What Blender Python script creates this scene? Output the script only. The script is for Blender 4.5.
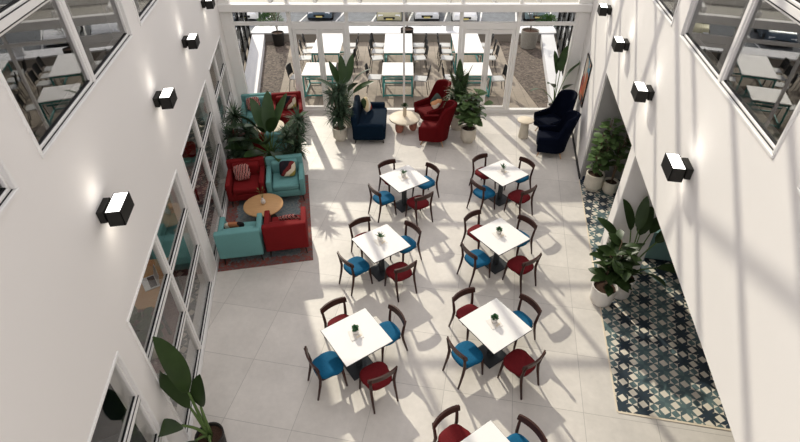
import bpy, bmesh, math, random
from mathutils import Vector, Matrix, noise

# ------------------------------------------------------------------ camera, sky, sun, exposure
sc = bpy.context.scene
for o in list(bpy.data.objects):
    bpy.data.objects.remove(o)
COL = sc.collection
PI = math.pi
R = math.radians

cam_d = bpy.data.cameras.new('camera')
cam = bpy.data.objects.new('camera', cam_d)
COL.objects.link(cam)
cam.location = (0, 0, 6.8)
cam.rotation_euler = (R(90 - 38.3), 0, 0)
cam_d.sensor_width = 36
cam_d.lens = 497 / 800 * 36
cam_d.shift_x = -4 / 800
cam_d.clip_start = .05
sc.camera = cam

world = bpy.data.worlds.new('sky')
sc.world = world
world.use_nodes = True
bgn = world.node_tree.nodes['Background']
bgn.inputs[0].default_value = (1.0, .975, 1.02, 1)
bgn.inputs[1].default_value = 1.34

sun_d = bpy.data.lights.new('sun', 'SUN')
sun_d.energy = 3.55
sun_d.angle = R(.7)
sun_d.color = (1, .94, .80)
sun = bpy.data.objects.new('sun', sun_d)
COL.objects.link(sun)
AZ, EL = R(20), R(33)
sdir = Vector((math.sin(AZ) * math.cos(EL), -math.cos(AZ) * math.cos(EL), -math.sin(EL)))
sun.rotation_euler = sdir.to_track_quat('-Z', 'Y').to_euler()
sun.location = (-6, 20, 14)

sc.view_settings.view_transform = 'Standard'
sc.view_settings.look = 'None'
sc.view_settings.exposure = 0.0
sc.view_settings.gamma = 1
sc.view_settings.use_curve_mapping = False
sc.cycles.max_bounces = 8
sc.cycles.transparent_max_bounces = 24
sc.cycles.diffuse_bounces = 4
sc.cycles.glossy_bounces = 3
sc.cycles.caustics_reflective = False
sc.cycles.caustics_refractive = False
sc.cycles.sample_clamp_indirect = 4
sc.cycles.use_denoising = True

# ------------------------------------------------------------------ materials
def mat(name, col, rough=.6, metal=0, noise_amt=0, noise_scale=20, bump=0, spec=.18, sheen=0):
    m = bpy.data.materials.new(name)
    m.use_nodes = True
    nt = m.node_tree
    b = nt.nodes['Principled BSDF']
    b.inputs['Base Color'].default_value = (*col, 1)
    b.inputs['Roughness'].default_value = rough
    b.inputs['Metallic'].default_value = metal
    b.inputs['Specular IOR Level'].default_value = spec
    if sheen:
        b.inputs['Sheen Weight'].default_value = sheen
    if noise_amt or bump:
        tc = nt.nodes.new('ShaderNodeTexCoord')
        n = nt.nodes.new('ShaderNodeTexNoise')
        n.inputs['Scale'].default_value = noise_scale
        n.inputs['Detail'].default_value = 4
        nt.links.new(tc.outputs['Object'], n.inputs['Vector'])
        if noise_amt:
            rp = nt.nodes.new('ShaderNodeValToRGB')
            rp.color_ramp.elements[0].color = (*[c * (1 - noise_amt) for c in col], 1)
            rp.color_ramp.elements[1].color = (*[min(1, c * (1 + noise_amt)) for c in col], 1)
            rp.color_ramp.elements[0].position = .3
            rp.color_ramp.elements[1].position = .7
            nt.links.new(n.outputs['Fac'], rp.inputs[0])
            nt.links.new(rp.outputs[0], b.inputs['Base Color'])
        if bump:
            bp = nt.nodes.new('ShaderNodeBump')
            bp.inputs['Strength'].default_value = bump
            bp.inputs['Distance'].default_value = .01
            nt.links.new(n.outputs['Fac'], bp.inputs['Height'])
            nt.links.new(bp.outputs[0], b.inputs['Normal'])
    return m

def emis(name, col, s):
    m = bpy.data.materials.new(name)
    m.use_nodes = True
    b = m.node_tree.nodes['Principled BSDF']
    b.inputs['Base Color'].default_value = (*col, 1)
    b.inputs['Emission Color'].default_value = (*col, 1)
    b.inputs['Emission Strength'].default_value = s
    return m

def glass(name, base, tint, ior=.6):
    m = bpy.data.materials.new(name)
    m.use_nodes = True
    nt = m.node_tree
    nt.nodes.clear()
    out = nt.nodes.new('ShaderNodeOutputMaterial')
    mx = nt.nodes.new('ShaderNodeMixShader')
    tr = nt.nodes.new('ShaderNodeBsdfTransparent')
    tr.inputs[0].default_value = (*tint, 1)
    gl = nt.nodes.new('ShaderNodeBsdfGlossy')
    gl.inputs['Roughness'].default_value = 0
    gl.inputs['Color'].default_value = (.95, .95, .95, 1)
    lw = nt.nodes.new('ShaderNodeLayerWeight')
    lw.inputs[0].default_value = .5
    pw = nt.nodes.new('ShaderNodeMath')
    pw.operation = 'POWER'
    pw.inputs[1].default_value = 4
    nt.links.new(lw.outputs['Facing'], pw.inputs[0])
    ma = nt.nodes.new('ShaderNodeMath')
    ma.operation = 'MULTIPLY_ADD'
    ma.use_clamp = True
    ma.inputs[1].default_value = ior
    ma.inputs[2].default_value = base
    nt.links.new(pw.outputs[0], ma.inputs[0])
    nt.links.new(ma.outputs[0], mx.inputs[0])
    nt.links.new(tr.outputs[0], mx.inputs[1])
    nt.links.new(gl.outputs[0], mx.inputs[2])
    nt.links.new(mx.outputs[0], out.inputs[0])
    return m

class NT:
    """small helper to chain math nodes"""
    def __init__(s, m):
        m.use_nodes = True
        s.nt = m.node_tree
        s.b = s.nt.nodes['Principled BSDF']
    def new(s, t, **k):
        n = s.nt.nodes.new(t)
        for a, v in k.items():
            setattr(n, a, v)
        return n
    def link(s, a, b):
        s.nt.links.new(a, b)
    def m(s, op, a, b=None, c=None):
        n = s.new('ShaderNodeMath', operation=op)
        for i, v in enumerate((a, b, c)):
            if v is None:
                continue
            if isinstance(v, (int, float)):
                n.inputs[i].default_value = v
            else:
                s.link(v, n.inputs[i])
        return n.outputs[0]
    def mix(s, f, a, b):
        n = s.new('ShaderNodeMix', data_type='RGBA')
        if isinstance(f, (int, float)):
            n.inputs[0].default_value = f
        else:
            s.link(f, n.inputs[0])
        for i, v in ((6, a), (7, b)):
            if isinstance(v, tuple):
                n.inputs[i].default_value = (*v, 1)
            else:
                s.link(v, n.inputs[i])
        return n.outputs[2]
    def coord(s, rot=0, loc=(0, 0, 0), scale=(1, 1, 1)):
        tc = s.new('ShaderNodeTexCoord')
        mp = s.new('ShaderNodeMapping')
        mp.inputs['Rotation'].default_value = (0, 0, rot)
        mp.inputs['Location'].default_value = loc
        mp.inputs['Scale'].default_value = scale
        s.link(tc.outputs['Object'], mp.inputs[0])
        return mp.outputs[0]
    def xyz(s, v):
        n = s.new('ShaderNodeSeparateXYZ')
        s.link(v, n.inputs[0])
        return n.outputs
    def noise(s, v, sc_, det=4, rough=.5):
        n = s.new('ShaderNodeTexNoise')
        n.inputs['Scale'].default_value = sc_
        n.inputs['Detail'].default_value = det
        n.inputs['Roughness'].default_value = rough
        s.link(v, n.inputs['Vector'])
        return n.outputs['Fac']

def tile_mat(name, base, var, grout, tw, th, rot, ox, oy, gw=.006, rough=.45, nsc=1.3):
    m = bpy.data.materials.new(name)
    h = NT(m)
    v = h.coord(rot=rot)
    x, y, z = h.xyz(v)
    fx = h.m('DIVIDE', h.m('SUBTRACT', x, ox), tw)
    fy = h.m('DIVIDE', h.m('SUBTRACT', y, oy), th)
    dx = h.m('MULTIPLY', h.m('SUBTRACT', .5, h.m('ABSOLUTE', h.m('SUBTRACT', h.m('FRACT', fx), .5))), tw)
    dy = h.m('MULTIPLY', h.m('SUBTRACT', .5, h.m('ABSOLUTE', h.m('SUBTRACT', h.m('FRACT', fy), .5))), th)
    g = h.m('LESS_THAN', h.m('MINIMUM', dx, dy), gw)
    cx, cy = h.m('FLOOR', fx), h.m('FLOOR', fy)
    cell = h.m('FRACT', h.m('MULTIPLY', h.m('SINE', h.m('ADD', h.m('MULTIPLY', cx, 12.99), h.m('MULTIPLY', cy, 78.23))), 43758.5))
    n1 = h.noise(v, nsc, 6, .6)
    n2 = h.noise(v, nsc * 9, 4, .6)
    f = h.m('ADD', h.m('MULTIPLY', h.m('SUBTRACT', n1, .5), 1.5), h.m('ADD', h.m('MULTIPLY', h.m('SUBTRACT', n2, .5), .6), h.m('MULTIPLY', h.m('SUBTRACT', cell, .5), .35)))
    f = h.m('ADD', f, .5)
    f.node.use_clamp = True
    c = h.mix(f, tuple(b * (1 - var) for b in base), tuple(min(1, b * (1 + var)) for b in base))
    c = h.mix(g, c, grout)
    h.link(c, h.b.inputs['Base Color'])
    h.b.inputs['Roughness'].default_value = rough
    h.b.inputs['Specular IOR Level'].default_value = .35
    return m

def star_mat(name, cream, dark_a, dark_b, rot, P=.3, ox=0, oy=0):
    m = bpy.data.materials.new(name)
    h = NT(m)
    v = h.coord(rot=rot)
    x, y, z = h.xyz(v)
    fx = h.m('DIVIDE', h.m('SUBTRACT', x, ox), P)
    fy = h.m('DIVIDE', h.m('SUBTRACT', y, oy), P)
    ax = h.m('ABSOLUTE', h.m('SUBTRACT', h.m('FRACT', fx), .5))
    ay = h.m('ABSOLUTE', h.m('SUBTRACT', h.m('FRACT', fy), .5))
    mx = h.m('MAXIMUM', ax, ay)
    mn = h.m('MINIMUM', ax, ay)
    # cream diamonds on the cell edges
    dia = h.m('LESS_THAN', h.m('ADD', h.m('SUBTRACT', .5, mx), mn), .235)
    # cream corner squares holding a small dark diamond
    bx = h.m('SUBTRACT', .5, ax)
    by = h.m('SUBTRACT', .5, ay)
    sq = h.m('LESS_THAN', h.m('MAXIMUM', bx, by), .215)
    dd = h.m('LESS_THAN', h.m('ADD', bx, by), .225)
    tri = h.m('MULTIPLY', sq, h.m('SUBTRACT', 1, dd))
    # thin cream joints along the diagonals of the star points
    gr = h.m('LESS_THAN', h.m('ABSOLUTE', h.m('SUBTRACT', ax, ay)), .012)
    cr = h.m('MAXIMUM', h.m('MAXIMUM', dia, tri), h.m('MULTIPLY', h.m('MULTIPLY', gr, h.m('SUBTRACT', 1, sq)), h.m('GREATER_THAN', mx, .2)))
    cx, cy = h.m('FLOOR', fx), h.m('FLOOR', fy)
    cell = h.m('FRACT', h.m('MULTIPLY', h.m('SINE', h.m('ADD', h.m('MULTIPLY', cx, 12.99), h.m('MULTIPLY', cy, 78.23))), 43758.5))
    dcol = h.mix(h.m('GREATER_THAN', cell, .5), dark_a, dark_b)
    # facets of each star alternate slightly
    fac = h.m('GREATER_THAN', h.m('MULTIPLY', h.m('SUBTRACT', h.m('FRACT', fx), .5), h.m('SUBTRACT', h.m('FRACT', fy), .5)), 0)
    dcol = h.mix(h.m('MULTIPLY', fac, .35), dcol, (.02, .035, .06))
    dcol = h.mix(h.m('MULTIPLY', sq, .5), dcol, tuple(a * 1.3 for a in dark_b))
    n = h.noise(v, 14)
    crm = h.mix(n, tuple(a * .88 for a in cream), cream)
    h.link(h.mix(cr, dcol, crm), h.b.inputs['Base Color'])
    h.b.inputs['Roughness'].default_value = .5
    return m

def stripe_mat(name, cols, scale, dist, rot=(0, 0, 0)):
    m = bpy.data.materials.new(name)
    h = NT(m)
    tc = h.new('ShaderNodeTexCoord')
    mp = h.new('ShaderNodeMapping')
    mp.inputs['Rotation'].default_value = rot
    h.link(tc.outputs['Object'], mp.inputs[0])
    w = h.new('ShaderNodeTexWave')
    w.inputs['Scale'].default_value = scale
    w.inputs['Distortion'].default_value = dist
    w.inputs['Detail'].default_value = 1
    h.link(mp.outputs[0], w.inputs['Vector'])
    rp = h.new('ShaderNodeValToRGB')
    rp.color_ramp.interpolation = 'CONSTANT'
    els = rp.color_ramp.elements
    els[0].color = (*cols[0], 1)
    els[0].position = 0
    for i, c in enumerate(cols[1:], 1):
        e = els[1] if i == 1 else els.new(i / len(cols))
        e.position = i / len(cols)
        e.color = (*c, 1)
    h.link(w.outputs['Fac'], rp.inputs[0])
    h.link(rp.outputs[0], h.b.inputs['Base Color'])
    h.b.inputs['Roughness'].default_value = .9
    h.b.inputs['Specular IOR Level'].default_value = .15
    return m

def block_mat(name, cols):
    """cushion cover in slanting blocks of colour"""
    m = bpy.data.materials.new(name)
    h = NT(m)
    v = h.coord(rot=R(38))
    x, y, z = h.xyz(v)
    n = h.noise(v, 6, 1)
    f = h.m('ADD', h.m('ADD', h.m('MULTIPLY', x, 2.1), .5), h.m('MULTIPLY', h.m('SUBTRACT', n, .5), .25))
    f.node.use_clamp = True
    rp = h.new('ShaderNodeValToRGB')
    rp.color_ramp.interpolation = 'CONSTANT'
    els = rp.color_ramp.elements
    els[0].color = (*cols[0], 1)
    els[0].position = 0
    for i, c in enumerate(cols[1:], 1):
        e = els[1] if i == 1 else els.new(i / len(cols))
        e.position = i / len(cols)
        e.color = (*c, 1)
    h.link(f, rp.inputs[0])
    h.link(rp.outputs[0], h.b.inputs['Base Color'])
    h.b.inputs['Roughness'].default_value = .9
    h.b.inputs['Specular IOR Level'].default_value = .15
    return m

def wood_mat(name, a, b_, scale=6, rough=.45):
    m = bpy.data.materials.new(name)
    h = NT(m)
    v = h.coord(scale=(1, 9, 1))
    n = h.noise(v, scale, 5, .6)
    h.link(h.mix(n, a, b_), h.b.inputs['Base Color'])
    h.b.inputs['Roughness'].default_value = rough
    h.b.inputs['Specular IOR Level'].default_value = .2
    return m

def leaf_mat(name, a, b_, rough=.4):
    m = bpy.data.materials.new(name)
    h = NT(m)
    v = h.coord()
    n = h.noise(v, 5, 3)
    h.link(h.mix(n, a, b_), h.b.inputs['Base Color'])
    h.b.inputs['Roughness'].default_value = rough
    h.b.inputs['Specular IOR Level'].default_value = .22
    return m

def speck_mat(name, cols, scale, rough=.9, bump=.6):
    m = bpy.data.materials.new(name)
    h = NT(m)
    v = h.coord()
    vo = h.new('ShaderNodeTexVoronoi')
    vo.inputs['Scale'].default_value = scale
    h.link(v, vo.inputs['Vector'])
    rp = h.new('ShaderNodeValToRGB')
    els = rp.color_ramp.elements
    els[0].color = (*cols[0], 1)
    els[1].color = (*cols[-1], 1)
    for i, c in enumerate(cols[1:-1], 1):
        e = els.new(i / (len(cols) - 1))
        e.color = (*c, 1)
    s = h.new('ShaderNodeSeparateColor')
    h.link(vo.outputs['Color'], s.inputs[0])
    h.link(s.outputs[0], rp.inputs[0])
    h.link(rp.outputs[0], h.b.inputs['Base Color'])
    bp = h.new('ShaderNodeBump')
    bp.inputs['Strength'].default_value = bump
    bp.inputs['Distance'].default_value = .02
    h.link(vo.outputs['Distance'], bp.inputs['Height'])
    h.link(bp.outputs[0], h.b.inputs['Normal'])
    h.b.inputs['Roughness'].default_value = rough
    return m

def rug_mat(name, inner, inner2, border, border2, x0, x1, y0, y1, bw=.3):
    m = bpy.data.materials.new(name)
    h = NT(m)
    v = h.coord()
    x, y, z = h.xyz(v)
    d = h.m('MINIMUM', h.m('MINIMUM', h.m('SUBTRACT', x, x0), h.m('SUBTRACT', x1, x)), h.m('MINIMUM', h.m('SUBTRACT', y, y0), h.m('SUBTRACT', y1, y)))
    n1 = h.noise(v, 3.0, 6, .7)
    n2 = h.noise(v, 15, 4, .8)
    k = h.m('MULTIPLY', h.m('SUBTRACT', n2, .44), 7)
    k.node.use_clamp = True
    a = h.mix(k, inner, inner2)
    b = h.mix(k, border, border2)
    e = h.m('ADD', d, h.m('MULTIPLY', h.m('SUBTRACT', n1, .5), .5))
    f = h.m('GREATER_THAN', h.m('ADD', e, h.m('MULTIPLY', h.m('SUBTRACT', n2, .5), .25)), bw)
    h.link(h.mix(f, b, a), h.b.inputs['Base Color'])
    h.b.inputs['Roughness'].default_value = .95
    return m

WALL = mat('white_plaster', (.77, .745, .715), .8, bump=.05, noise_scale=60)
FRAME = mat('white_window_frame', (.76, .745, .72), .45)
STEEL = mat('white_painted_steel', (.80, .785, .755), .4)
GASKET = mat('black_gasket', (.012, .012, .013), .6)
GLASS_UP = glass('solar_control_glass', .16, (.6, .6, .59), .6)
GLASS_LOW = glass('room_glass', .03, (.95, .95, .94), .5)
GLASS_FAC = glass('clear_glass', .0, (.99, .99, .985), .3)
CONC = tile_mat('pale_concrete_tile', (.60, .565, .515), .16, (.36, .34, .31), 1.04, 1.05, R(10.5), -3.315, 5.49, .0035)
STAR = star_mat('star_pattern_tile', (.72, .66, .55), (.020, .034, .045), (.10, .155, .155), R(10.5), .30, .05, .1)
STAR_GREY = star_mat('grey_star_tile', (.55, .50, .43), (.13, .14, .15), (.20, .21, .21), R(-10.5), .32)
PAVE = tile_mat('beige_paving', (.29, .245, .195), .16, (.15, .125, .10), .3, .6, 0, 0, .1, .006, .8, 2)
GRAVEL = speck_mat('brown_gravel', [(.045, .034, .026), (.10, .078, .06), (.16, .125, .10), (.07, .05, .04)], 14)
ASPH = mat('asphalt', (.17, .18, .19), .9, noise_amt=.15, noise_scale=3)
LINE = mat('road_paint', (.75, .75, .73), .7)
WHITE_TOP = mat('white_laminate', (.78, .765, .74), .4)
DARKMETAL = mat('charcoal_metal', (.045, .05, .055), .45, .3)
WALNUT = wood_mat('dark_walnut', (.030, .011, .009), (.062, .024, .017), 9, .4)
OAK = wood_mat('oak', (.42, .23, .10), (.60, .36, .17), 5, .45)
PALEWOOD = wood_mat('pale_wood', (.62, .53, .40), (.74, .66, .53), 4, .5)
LEGWOOD = wood_mat('beech_leg', (.42, .24, .13), (.52, .32, .18), 6, .45)
TERRA = mat('terracotta', (.42, .17, .12), .7, noise_amt=.15)
BLUE = mat('blue_fabric', (.004, .092, .19), .8, noise_amt=.12, noise_scale=60, bump=.2)
REDSEAT = mat('red_seat_fabric', (.125, .006, .009), .8, noise_amt=.12, noise_scale=60, bump=.2)
RED = mat('red_fabric', (.17, .008, .009), .85, noise_amt=.16, noise_scale=90, bump=.3)
TEAL = mat('teal_fabric', (.13, .295, .285), .85, noise_amt=.12, noise_scale=90, bump=.3)
NAVY = mat('navy_velvet', (.003, .0115, .025), .85, noise_amt=.25, noise_scale=70, bump=.25, spec=.08)
DEEPNAVY = mat('midnight_velvet', (.0018, .0035, .011), .85, noise_amt=.2, noise_scale=70, bump=.2, spec=.06)
WINERED = mat('wine_red_fabric', (.10, .0035, .005), .85, noise_amt=.16, noise_scale=90, bump=.25, spec=.1)
LEGDARK = mat('dark_leg', (.025, .018, .015), .5)
BLACK = mat('black_paint', (.012, .012, .012), .5)
SCONCE = mat('black_metal_sconce', (.022, .021, .019), .6, spec=.12)
LENS = emis('lamp_lens', (1, .97, .92), 4)
CREAMPOT = mat('cream_ceramic', (.62, .57, .48), .6, noise_amt=.06, noise_scale=12)
WHITEPOT = mat('white_ceramic', (.72, .69, .65), .5)
BLACKPOT = mat('black_pot', (.03, .027, .025), .6)
GREYPOT = mat('stone_pot', (.36, .34, .30), .8, noise_amt=.1)
SOIL = mat('soil', (.055, .03, .02), .95, noise_amt=.4, noise_scale=60, bump=1)
BARK = mat('bark', (.13, .09, .06), .9, noise_amt=.3, noise_scale=40, bump=.6)
STEMG = mat('green_stem', (.10, .16, .05), .5)
LEAF_D = leaf_mat('dark_leaf', (.015, .030, .009), (.040, .068, .020))
LEAF_M = leaf_mat('mid_leaf', (.018, .042, .012), (.048, .088, .028))
LEAF_Y = leaf_mat('yucca_leaf', (.022, .05, .028), (.07, .11, .06), .5)
LEAF_F = leaf_mat('fig_leaf', (.045, .09, .028), (.12, .185, .065))
LEAF_S = leaf_mat('succulent_leaf', (.03, .09, .04), (.07, .16, .07))
TEALMETAL = mat('teal_metal', (.06, .25, .24), .5)
CHAIRGREY = mat('light_grey_plastic', (.55, .55, .54), .5)
TEALPANEL = mat('teal_lacquer', (.15, .26, .25), .5)
NAVYBASE = mat('navy_skirting', (.02, .03, .055), .5)
GREYWALL = mat('warm_grey_plaster', (.30, .293, .28), .85)
ROOMWALL = mat('room_plaster', (.55, .53, .50), .85)
DARKROOM = mat('unlit_room_shade', (.07, .068, .065), .9)  # dimness of the unlit upper rooms put into the colour
GREYRUG = mat('grey_rug', (.16, .165, .17), .95, noise_amt=.15, noise_scale=40)
MAROONRUG = mat('maroon_rug', (.20, .11, .10), .95, noise_amt=.2, noise_scale=30)
BEIGEWOOD = wood_mat('plank_floor', (.42, .31, .22), (.52, .40, .29), 3, .6)
LAPTOP = mat('laptop_shell', (.66, .66, .66), .35, .3)
KEYS = mat('laptop_keys', (.10, .10, .10), .6)
CHROME = mat('alu', (.6, .6, .6), .3, .8)
HEDGE = leaf_mat('hedge_leaf', (.02, .06, .015), (.06, .13, .03), .6)
STRIPE_RW = stripe_mat('red_white_cushion', [(.28, .015, .015), (.75, .66, .56), (.30, .02, .02), (.05, .015, .02)], 5.5, 3.5, (0, 0, R(20)))
BLOCK_DK = block_mat('dark_block_cushion', [(.02, .015, .02), (.012, .012, .016), (.14, .02, .02), (.62, .54, .40), (.30, .24, .06)])
BLOCK_BR = block_mat('brown_block_cushion', [(.015, .012, .014), (.33, .13, .06), (.62, .56, .46), (.03, .02, .02)])
BLOCK_OR = block_mat('orange_block_cushion', [(.02, .03, .025), (.02, .03, .025), (.60, .30, .15), (.70, .62, .48)])
BLOCK_YL = block_mat('yellow_block_cushion', [(.03, .05, .02), (.62, .50, .30), (.72, .66, .54), (.30, .04, .03)])
ART = None

# ------------------------------------------------------------------ mesh helpers
class MB:
    def __init__(s):
        s.bm = bmesh.new()
        s.mi = 0
    def _tag(s, faces):
        for f in faces:
            f.material_index = s.mi
    def box(s, c, d, M=None, bev=0, seg=2):
        r = bmesh.ops.create_cube(s.bm, size=1)
        vs = r['verts']
        for v in vs:
            v.co = Vector((v.co.x * d[0], v.co.y * d[1], v.co.z * d[2]))
        fs = list({f for v in vs for f in v.link_faces})
        s._tag(fs)
        if bev:
            es = list({e for v in vs for e in v.link_edges})
            rb = bmesh.ops.bevel(s.bm, geom=es, offset=bev, segments=seg, affect='EDGES', profile=.5)
            vs = list({v for f in rb['faces'] for v in f.verts} | {v for v in vs if v.is_valid})
            s._tag(rb['faces'])
        T = Matrix.Translation(Vector(c))
        if M is not None:
            T = T @ M.to_4x4()
        bmesh.ops.transform(s.bm, matrix=T, verts=vs)
        return vs
    def lathe(s, prof, c=(0, 0, 0), n=24, cap=True):
        rings = []
        for r_, z in prof:
            rings.append([s.bm.verts.new((c[0] + r_ * math.cos(2 * PI * k / n), c[1] + r_ * math.sin(2 * PI * k / n), c[2] + z)) for k in range(n)])
        for a, b in zip(rings, rings[1:]):
            for k in range(n):
                s._tag([s.bm.faces.new((a[k], a[(k + 1) % n], b[(k + 1) % n], b[k]))])
        if cap:
            s._tag([s.bm.faces.new(list(reversed(rings[0]))), s.bm.faces.new(rings[-1])])
    def tube(s, pts, rad, n=8, cap=True):
        pts = [Vector(p) for p in pts]
        if not isinstance(rad, (list, tuple)):
            rad = [rad] * len(pts)
        rings = []
        up = None
        for i, p in enumerate(pts):
            d = (pts[min(i + 1, len(pts) - 1)] - pts[max(i - 1, 0)]).normalized()
            if up is None:
                up = Vector((0, 0, 1)) if abs(d.z) < .9 else Vector((1, 0, 0))
            a = d.cross(up)
            if a.length < 1e-4:
                a = d.cross(Vector((1, .3, 0)))
            a.normalize()
            b = a.cross(d).normalized()
            up = b
            rings.append([s.bm.verts.new(p + (a * math.cos(2 * PI * k / n) + b * math.sin(2 * PI * k / n)) * rad[i]) for k in range(n)])
        for a, b in zip(rings, rings[1:]):
            for k in range(n):
                s._tag([s.bm.faces.new((a[k], b[k], b[(k + 1) % n], a[(k + 1) % n]))])
        if cap:
            s._tag([s.bm.faces.new(rings[0]), s.bm.faces.new(list(reversed(rings[-1])))])
    def bar(s, p, q, w, h=None):
        """square bar between two points"""
        p, q = Vector(p), Vector(q)
        d = q - p
        M = d.to_track_quat('X', 'Z').to_matrix()
        s.box((p + q) / 2, (d.length, w, h or w), M)
    def prism(s, poly, z0, z1):
        a = [s.bm.verts.new((x, y, z0)) for x, y in poly]
        b = [s.bm.verts.new((x, y, z1)) for x, y in poly]
        n = len(poly)
        fs = [s.bm.faces.new(list(reversed(a))), s.bm.faces.new(b)]
        for k in range(n):
            fs.append(s.bm.faces.new((a[k], a[(k + 1) % n], b[(k + 1) % n], b[k])))
        s._tag(fs)
    def grid(s, P, closed_u=False):
        """P[i][j] grid of points"""
        V = [[s.bm.verts.new(p) for p in row] for row in P]
        for i in range(len(V) - 1):
            for j in range(len(V[0]) - 1):
                s._tag([s.bm.faces.new((V[i][j], V[i + 1][j], V[i + 1][j + 1], V[i][j + 1]))])
        return V
    def superell(s, c, d, e=.5, n=20, M=None):
        """rounded pillow shape"""
        def sp(a, p):
            return math.copysign(abs(a) ** p, a)
        rows = []
        for i in range(n // 2 + 1):
            la = -PI / 2 + PI * i / (n // 2)
            row = []
            for j in range(n):
                lo = 2 * PI * j / n
                v = Vector((d[0] / 2 * sp(math.cos(la), .9) * sp(math.cos(lo), e), d[1] / 2 * sp(math.cos(la), .9) * sp(math.sin(lo), e), d[2] / 2 * sp(math.sin(la), 1.0)))
                if M is not None:
                    v = M @ v
                row.append(v + Vector(c))
            rows.append(row + [row[0]])
        s.grid(rows)
        bmesh.ops.remove_doubles(s.bm, verts=s.bm.verts, dist=1e-5)
    def leaf(s, base, d, L, W, bend=.3, fold=.25, up=(0, 0, 1), n=6, shape=.8, twist=0, blunt=1):
        base, d = Vector(base), Vector(d).normalized()
        up = Vector(up)
        side = d.cross(up)
        if side.length < .05:
            side = Vector((math.cos(twist * 7 + 1), math.sin(twist * 7 + 1), 0))
        side.normalize()
        if twist:
            side = (Matrix.Rotation(twist, 3, d) @ side)
        nrm = side.cross(d).normalized()
        p = base.copy()
        rows = []
        for i in range(n + 1):
            t = i / n
            w = W * .5 * math.sin(PI * min(1, max(.0, t)) ** shape) ** blunt if 0 < i < n else W * .03
            ang = -bend * t
            dd = d * math.cos(ang) + nrm * math.sin(ang)
            nn = nrm * math.cos(ang) - d * math.sin(ang)
            if i:
                p = p + dd * (L / n)
            rows.append([p - side * w + nn * w * fold, p.copy(), p + side * w + nn * w * fold])
        s.grid(rows)
    def build(s, name, mats, parent=None, smooth=False, loc=None, rotz=0, solid=0):
        if solid:
            pass
        bmesh.ops.recalc_face_normals(s.bm, faces=s.bm.faces)
        me = bpy.data.meshes.new(name)
        s.bm.to_mesh(me)
        s.bm.free()
        for m in (mats if isinstance(mats, (list, tuple)) else [mats]):
            me.materials.append(m)
        if smooth:
            for p in me.polygons:
                p.use_smooth = True
            if smooth == 'auto':
                me.set_sharp_from_angle(angle=R(40))
        o = bpy.data.objects.new(name, me)
        COL.objects.link(o)
        if loc is not None:
            o.location = loc
            o.rotation_euler = (0, 0, rotz)
        if parent is not None:
            o.parent = parent
        return o

def thing(name, label, cat, loc=(0, 0, 0), rotz=0, group=None):
    o = bpy.data.objects.new(name, None)
    o.empty_display_size = .1
    COL.objects.link(o)
    o.location = loc
    o.rotation_euler = (0, 0, rotz)
    tag(o, label, cat, group)
    return o

def tag(o, label, cat, group=None):
    o['label'] = label
    o['category'] = cat
    if group:
        o['group'] = group
    return o

def struct(o):
    o['kind'] = 'structure'
    return o

def sempty(name, loc=(0, 0, 0), rotz=0):
    o = bpy.data.objects.new(name, None)
    o.empty_display_size = .1
    COL.objects.link(o)
    o.location = loc
    o.rotation_euler = (0, 0, rotz)
    o['kind'] = 'structure'
    return o

def dup(root, label, loc, rotz, mats=None):
    """copy a thing with its parts and sub-parts"""
    r = root.copy()
    COL.objects.link(r)
    r.location = loc
    r.rotation_euler = (0, 0, rotz)
    r['label'] = label
    for ch in root.children:
        c = ch.copy()
        COL.objects.link(c)
        c.parent = r
        for g in ch.children:
            d = g.copy()
            COL.objects.link(d)
            d.parent = c
    return r

def face(dx, dy):
    return math.atan2(dy, dx) - PI / 2

# ------------------------------------------------------------------ wall frames
A = R(10.5)
LP = Vector((-2.3724, 0, 0))
RP = Vector((2.4328, 0, 0))
LD = Vector((-math.sin(A), math.cos(A), 0))
LN = Vector((math.cos(A), math.sin(A), 0))
RD = Vector((math.sin(A), math.cos(A), 0))
RN = Vector((math.cos(A), -math.sin(A), 0))
def LW(s, off, z=0):
    return LP + LD * s + LN * off + Vector((0, 0, z))
def RW(s, off, z=0):
    """off > 0 goes into the right-hand wall, away from the hall"""
    return RP + RD * s + RN * off + Vector((0, 0, z))
# wall objects: local x = across, local y = along the wall
LROT, RROT = A, -A
HW = 9.6      # wall height
FY = 14.0     # glazed end wall

# ------------------------------------------------------------------ floor
f = MB()
f.box((0, 5.5, -.1), (14, 17.0, .2))
struct(f.build('floor', CONC))
f = MB()
f.box((.9, (4.12 + 10.45) / 2, .002), (1.8, 10.45 - 4.12, .008))
struct(f.build('floor_corridor', STAR, loc=RP, rotz=RROT))
f = MB()
f.box((-.012, (4.1 + 10.4) / 2, .003), (.024, 6.3, .012))
f.box((.9, 4.1, .003), (1.8, .03, .012))
struct(f.build('trim_corridor', PALEWOOD, loc=RP, rotz=RROT))

# ------------------------------------------------------------------ walls
def wall_cells(f, cuts_s, cuts_z, holes, x0, x1):
    for a, b in zip(cuts_s, cuts_s[1:]):
        z_start = None
        for c, d in zip(cuts_z, cuts_z[1:]):
            ms, mz = (a + b) / 2, (c + d) / 2
            if any(h[0] < ms < h[1] and h[2] < mz < h[3] for h in holes):
                continue
            f.box(((x0 + x1) / 2, ms, mz), (abs(x1 - x0), b - a, d - c))

UP_S = [(-.1, 3.19), (3.66, 6.83), (7.29, 10.46), (10.93, 13.75)]
LO_S = [(-.1, 3.25), (3.64, 6.79), (7.23, 10.42), (10.98, 13.38)]
UZ = (4.62, 6.7)
LZ = (.06, 2.57)
S0, S1 = -3.0, 14.24
# left wall
holes = [(a, b, *UZ) for a, b in UP_S] + [(a, b, *LZ) for a, b in LO_S]
cs = sorted({S0, S1, *[v for p in UP_S + LO_S for v in p]})
f = MB()
wall_cells(f, cs, [0, LZ[0], LZ[1], UZ[0], UZ[1], HW], holes, -.24, 0)
struct(f.build('wall_left', WALL, loc=LP, rotz=LROT))
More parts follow.
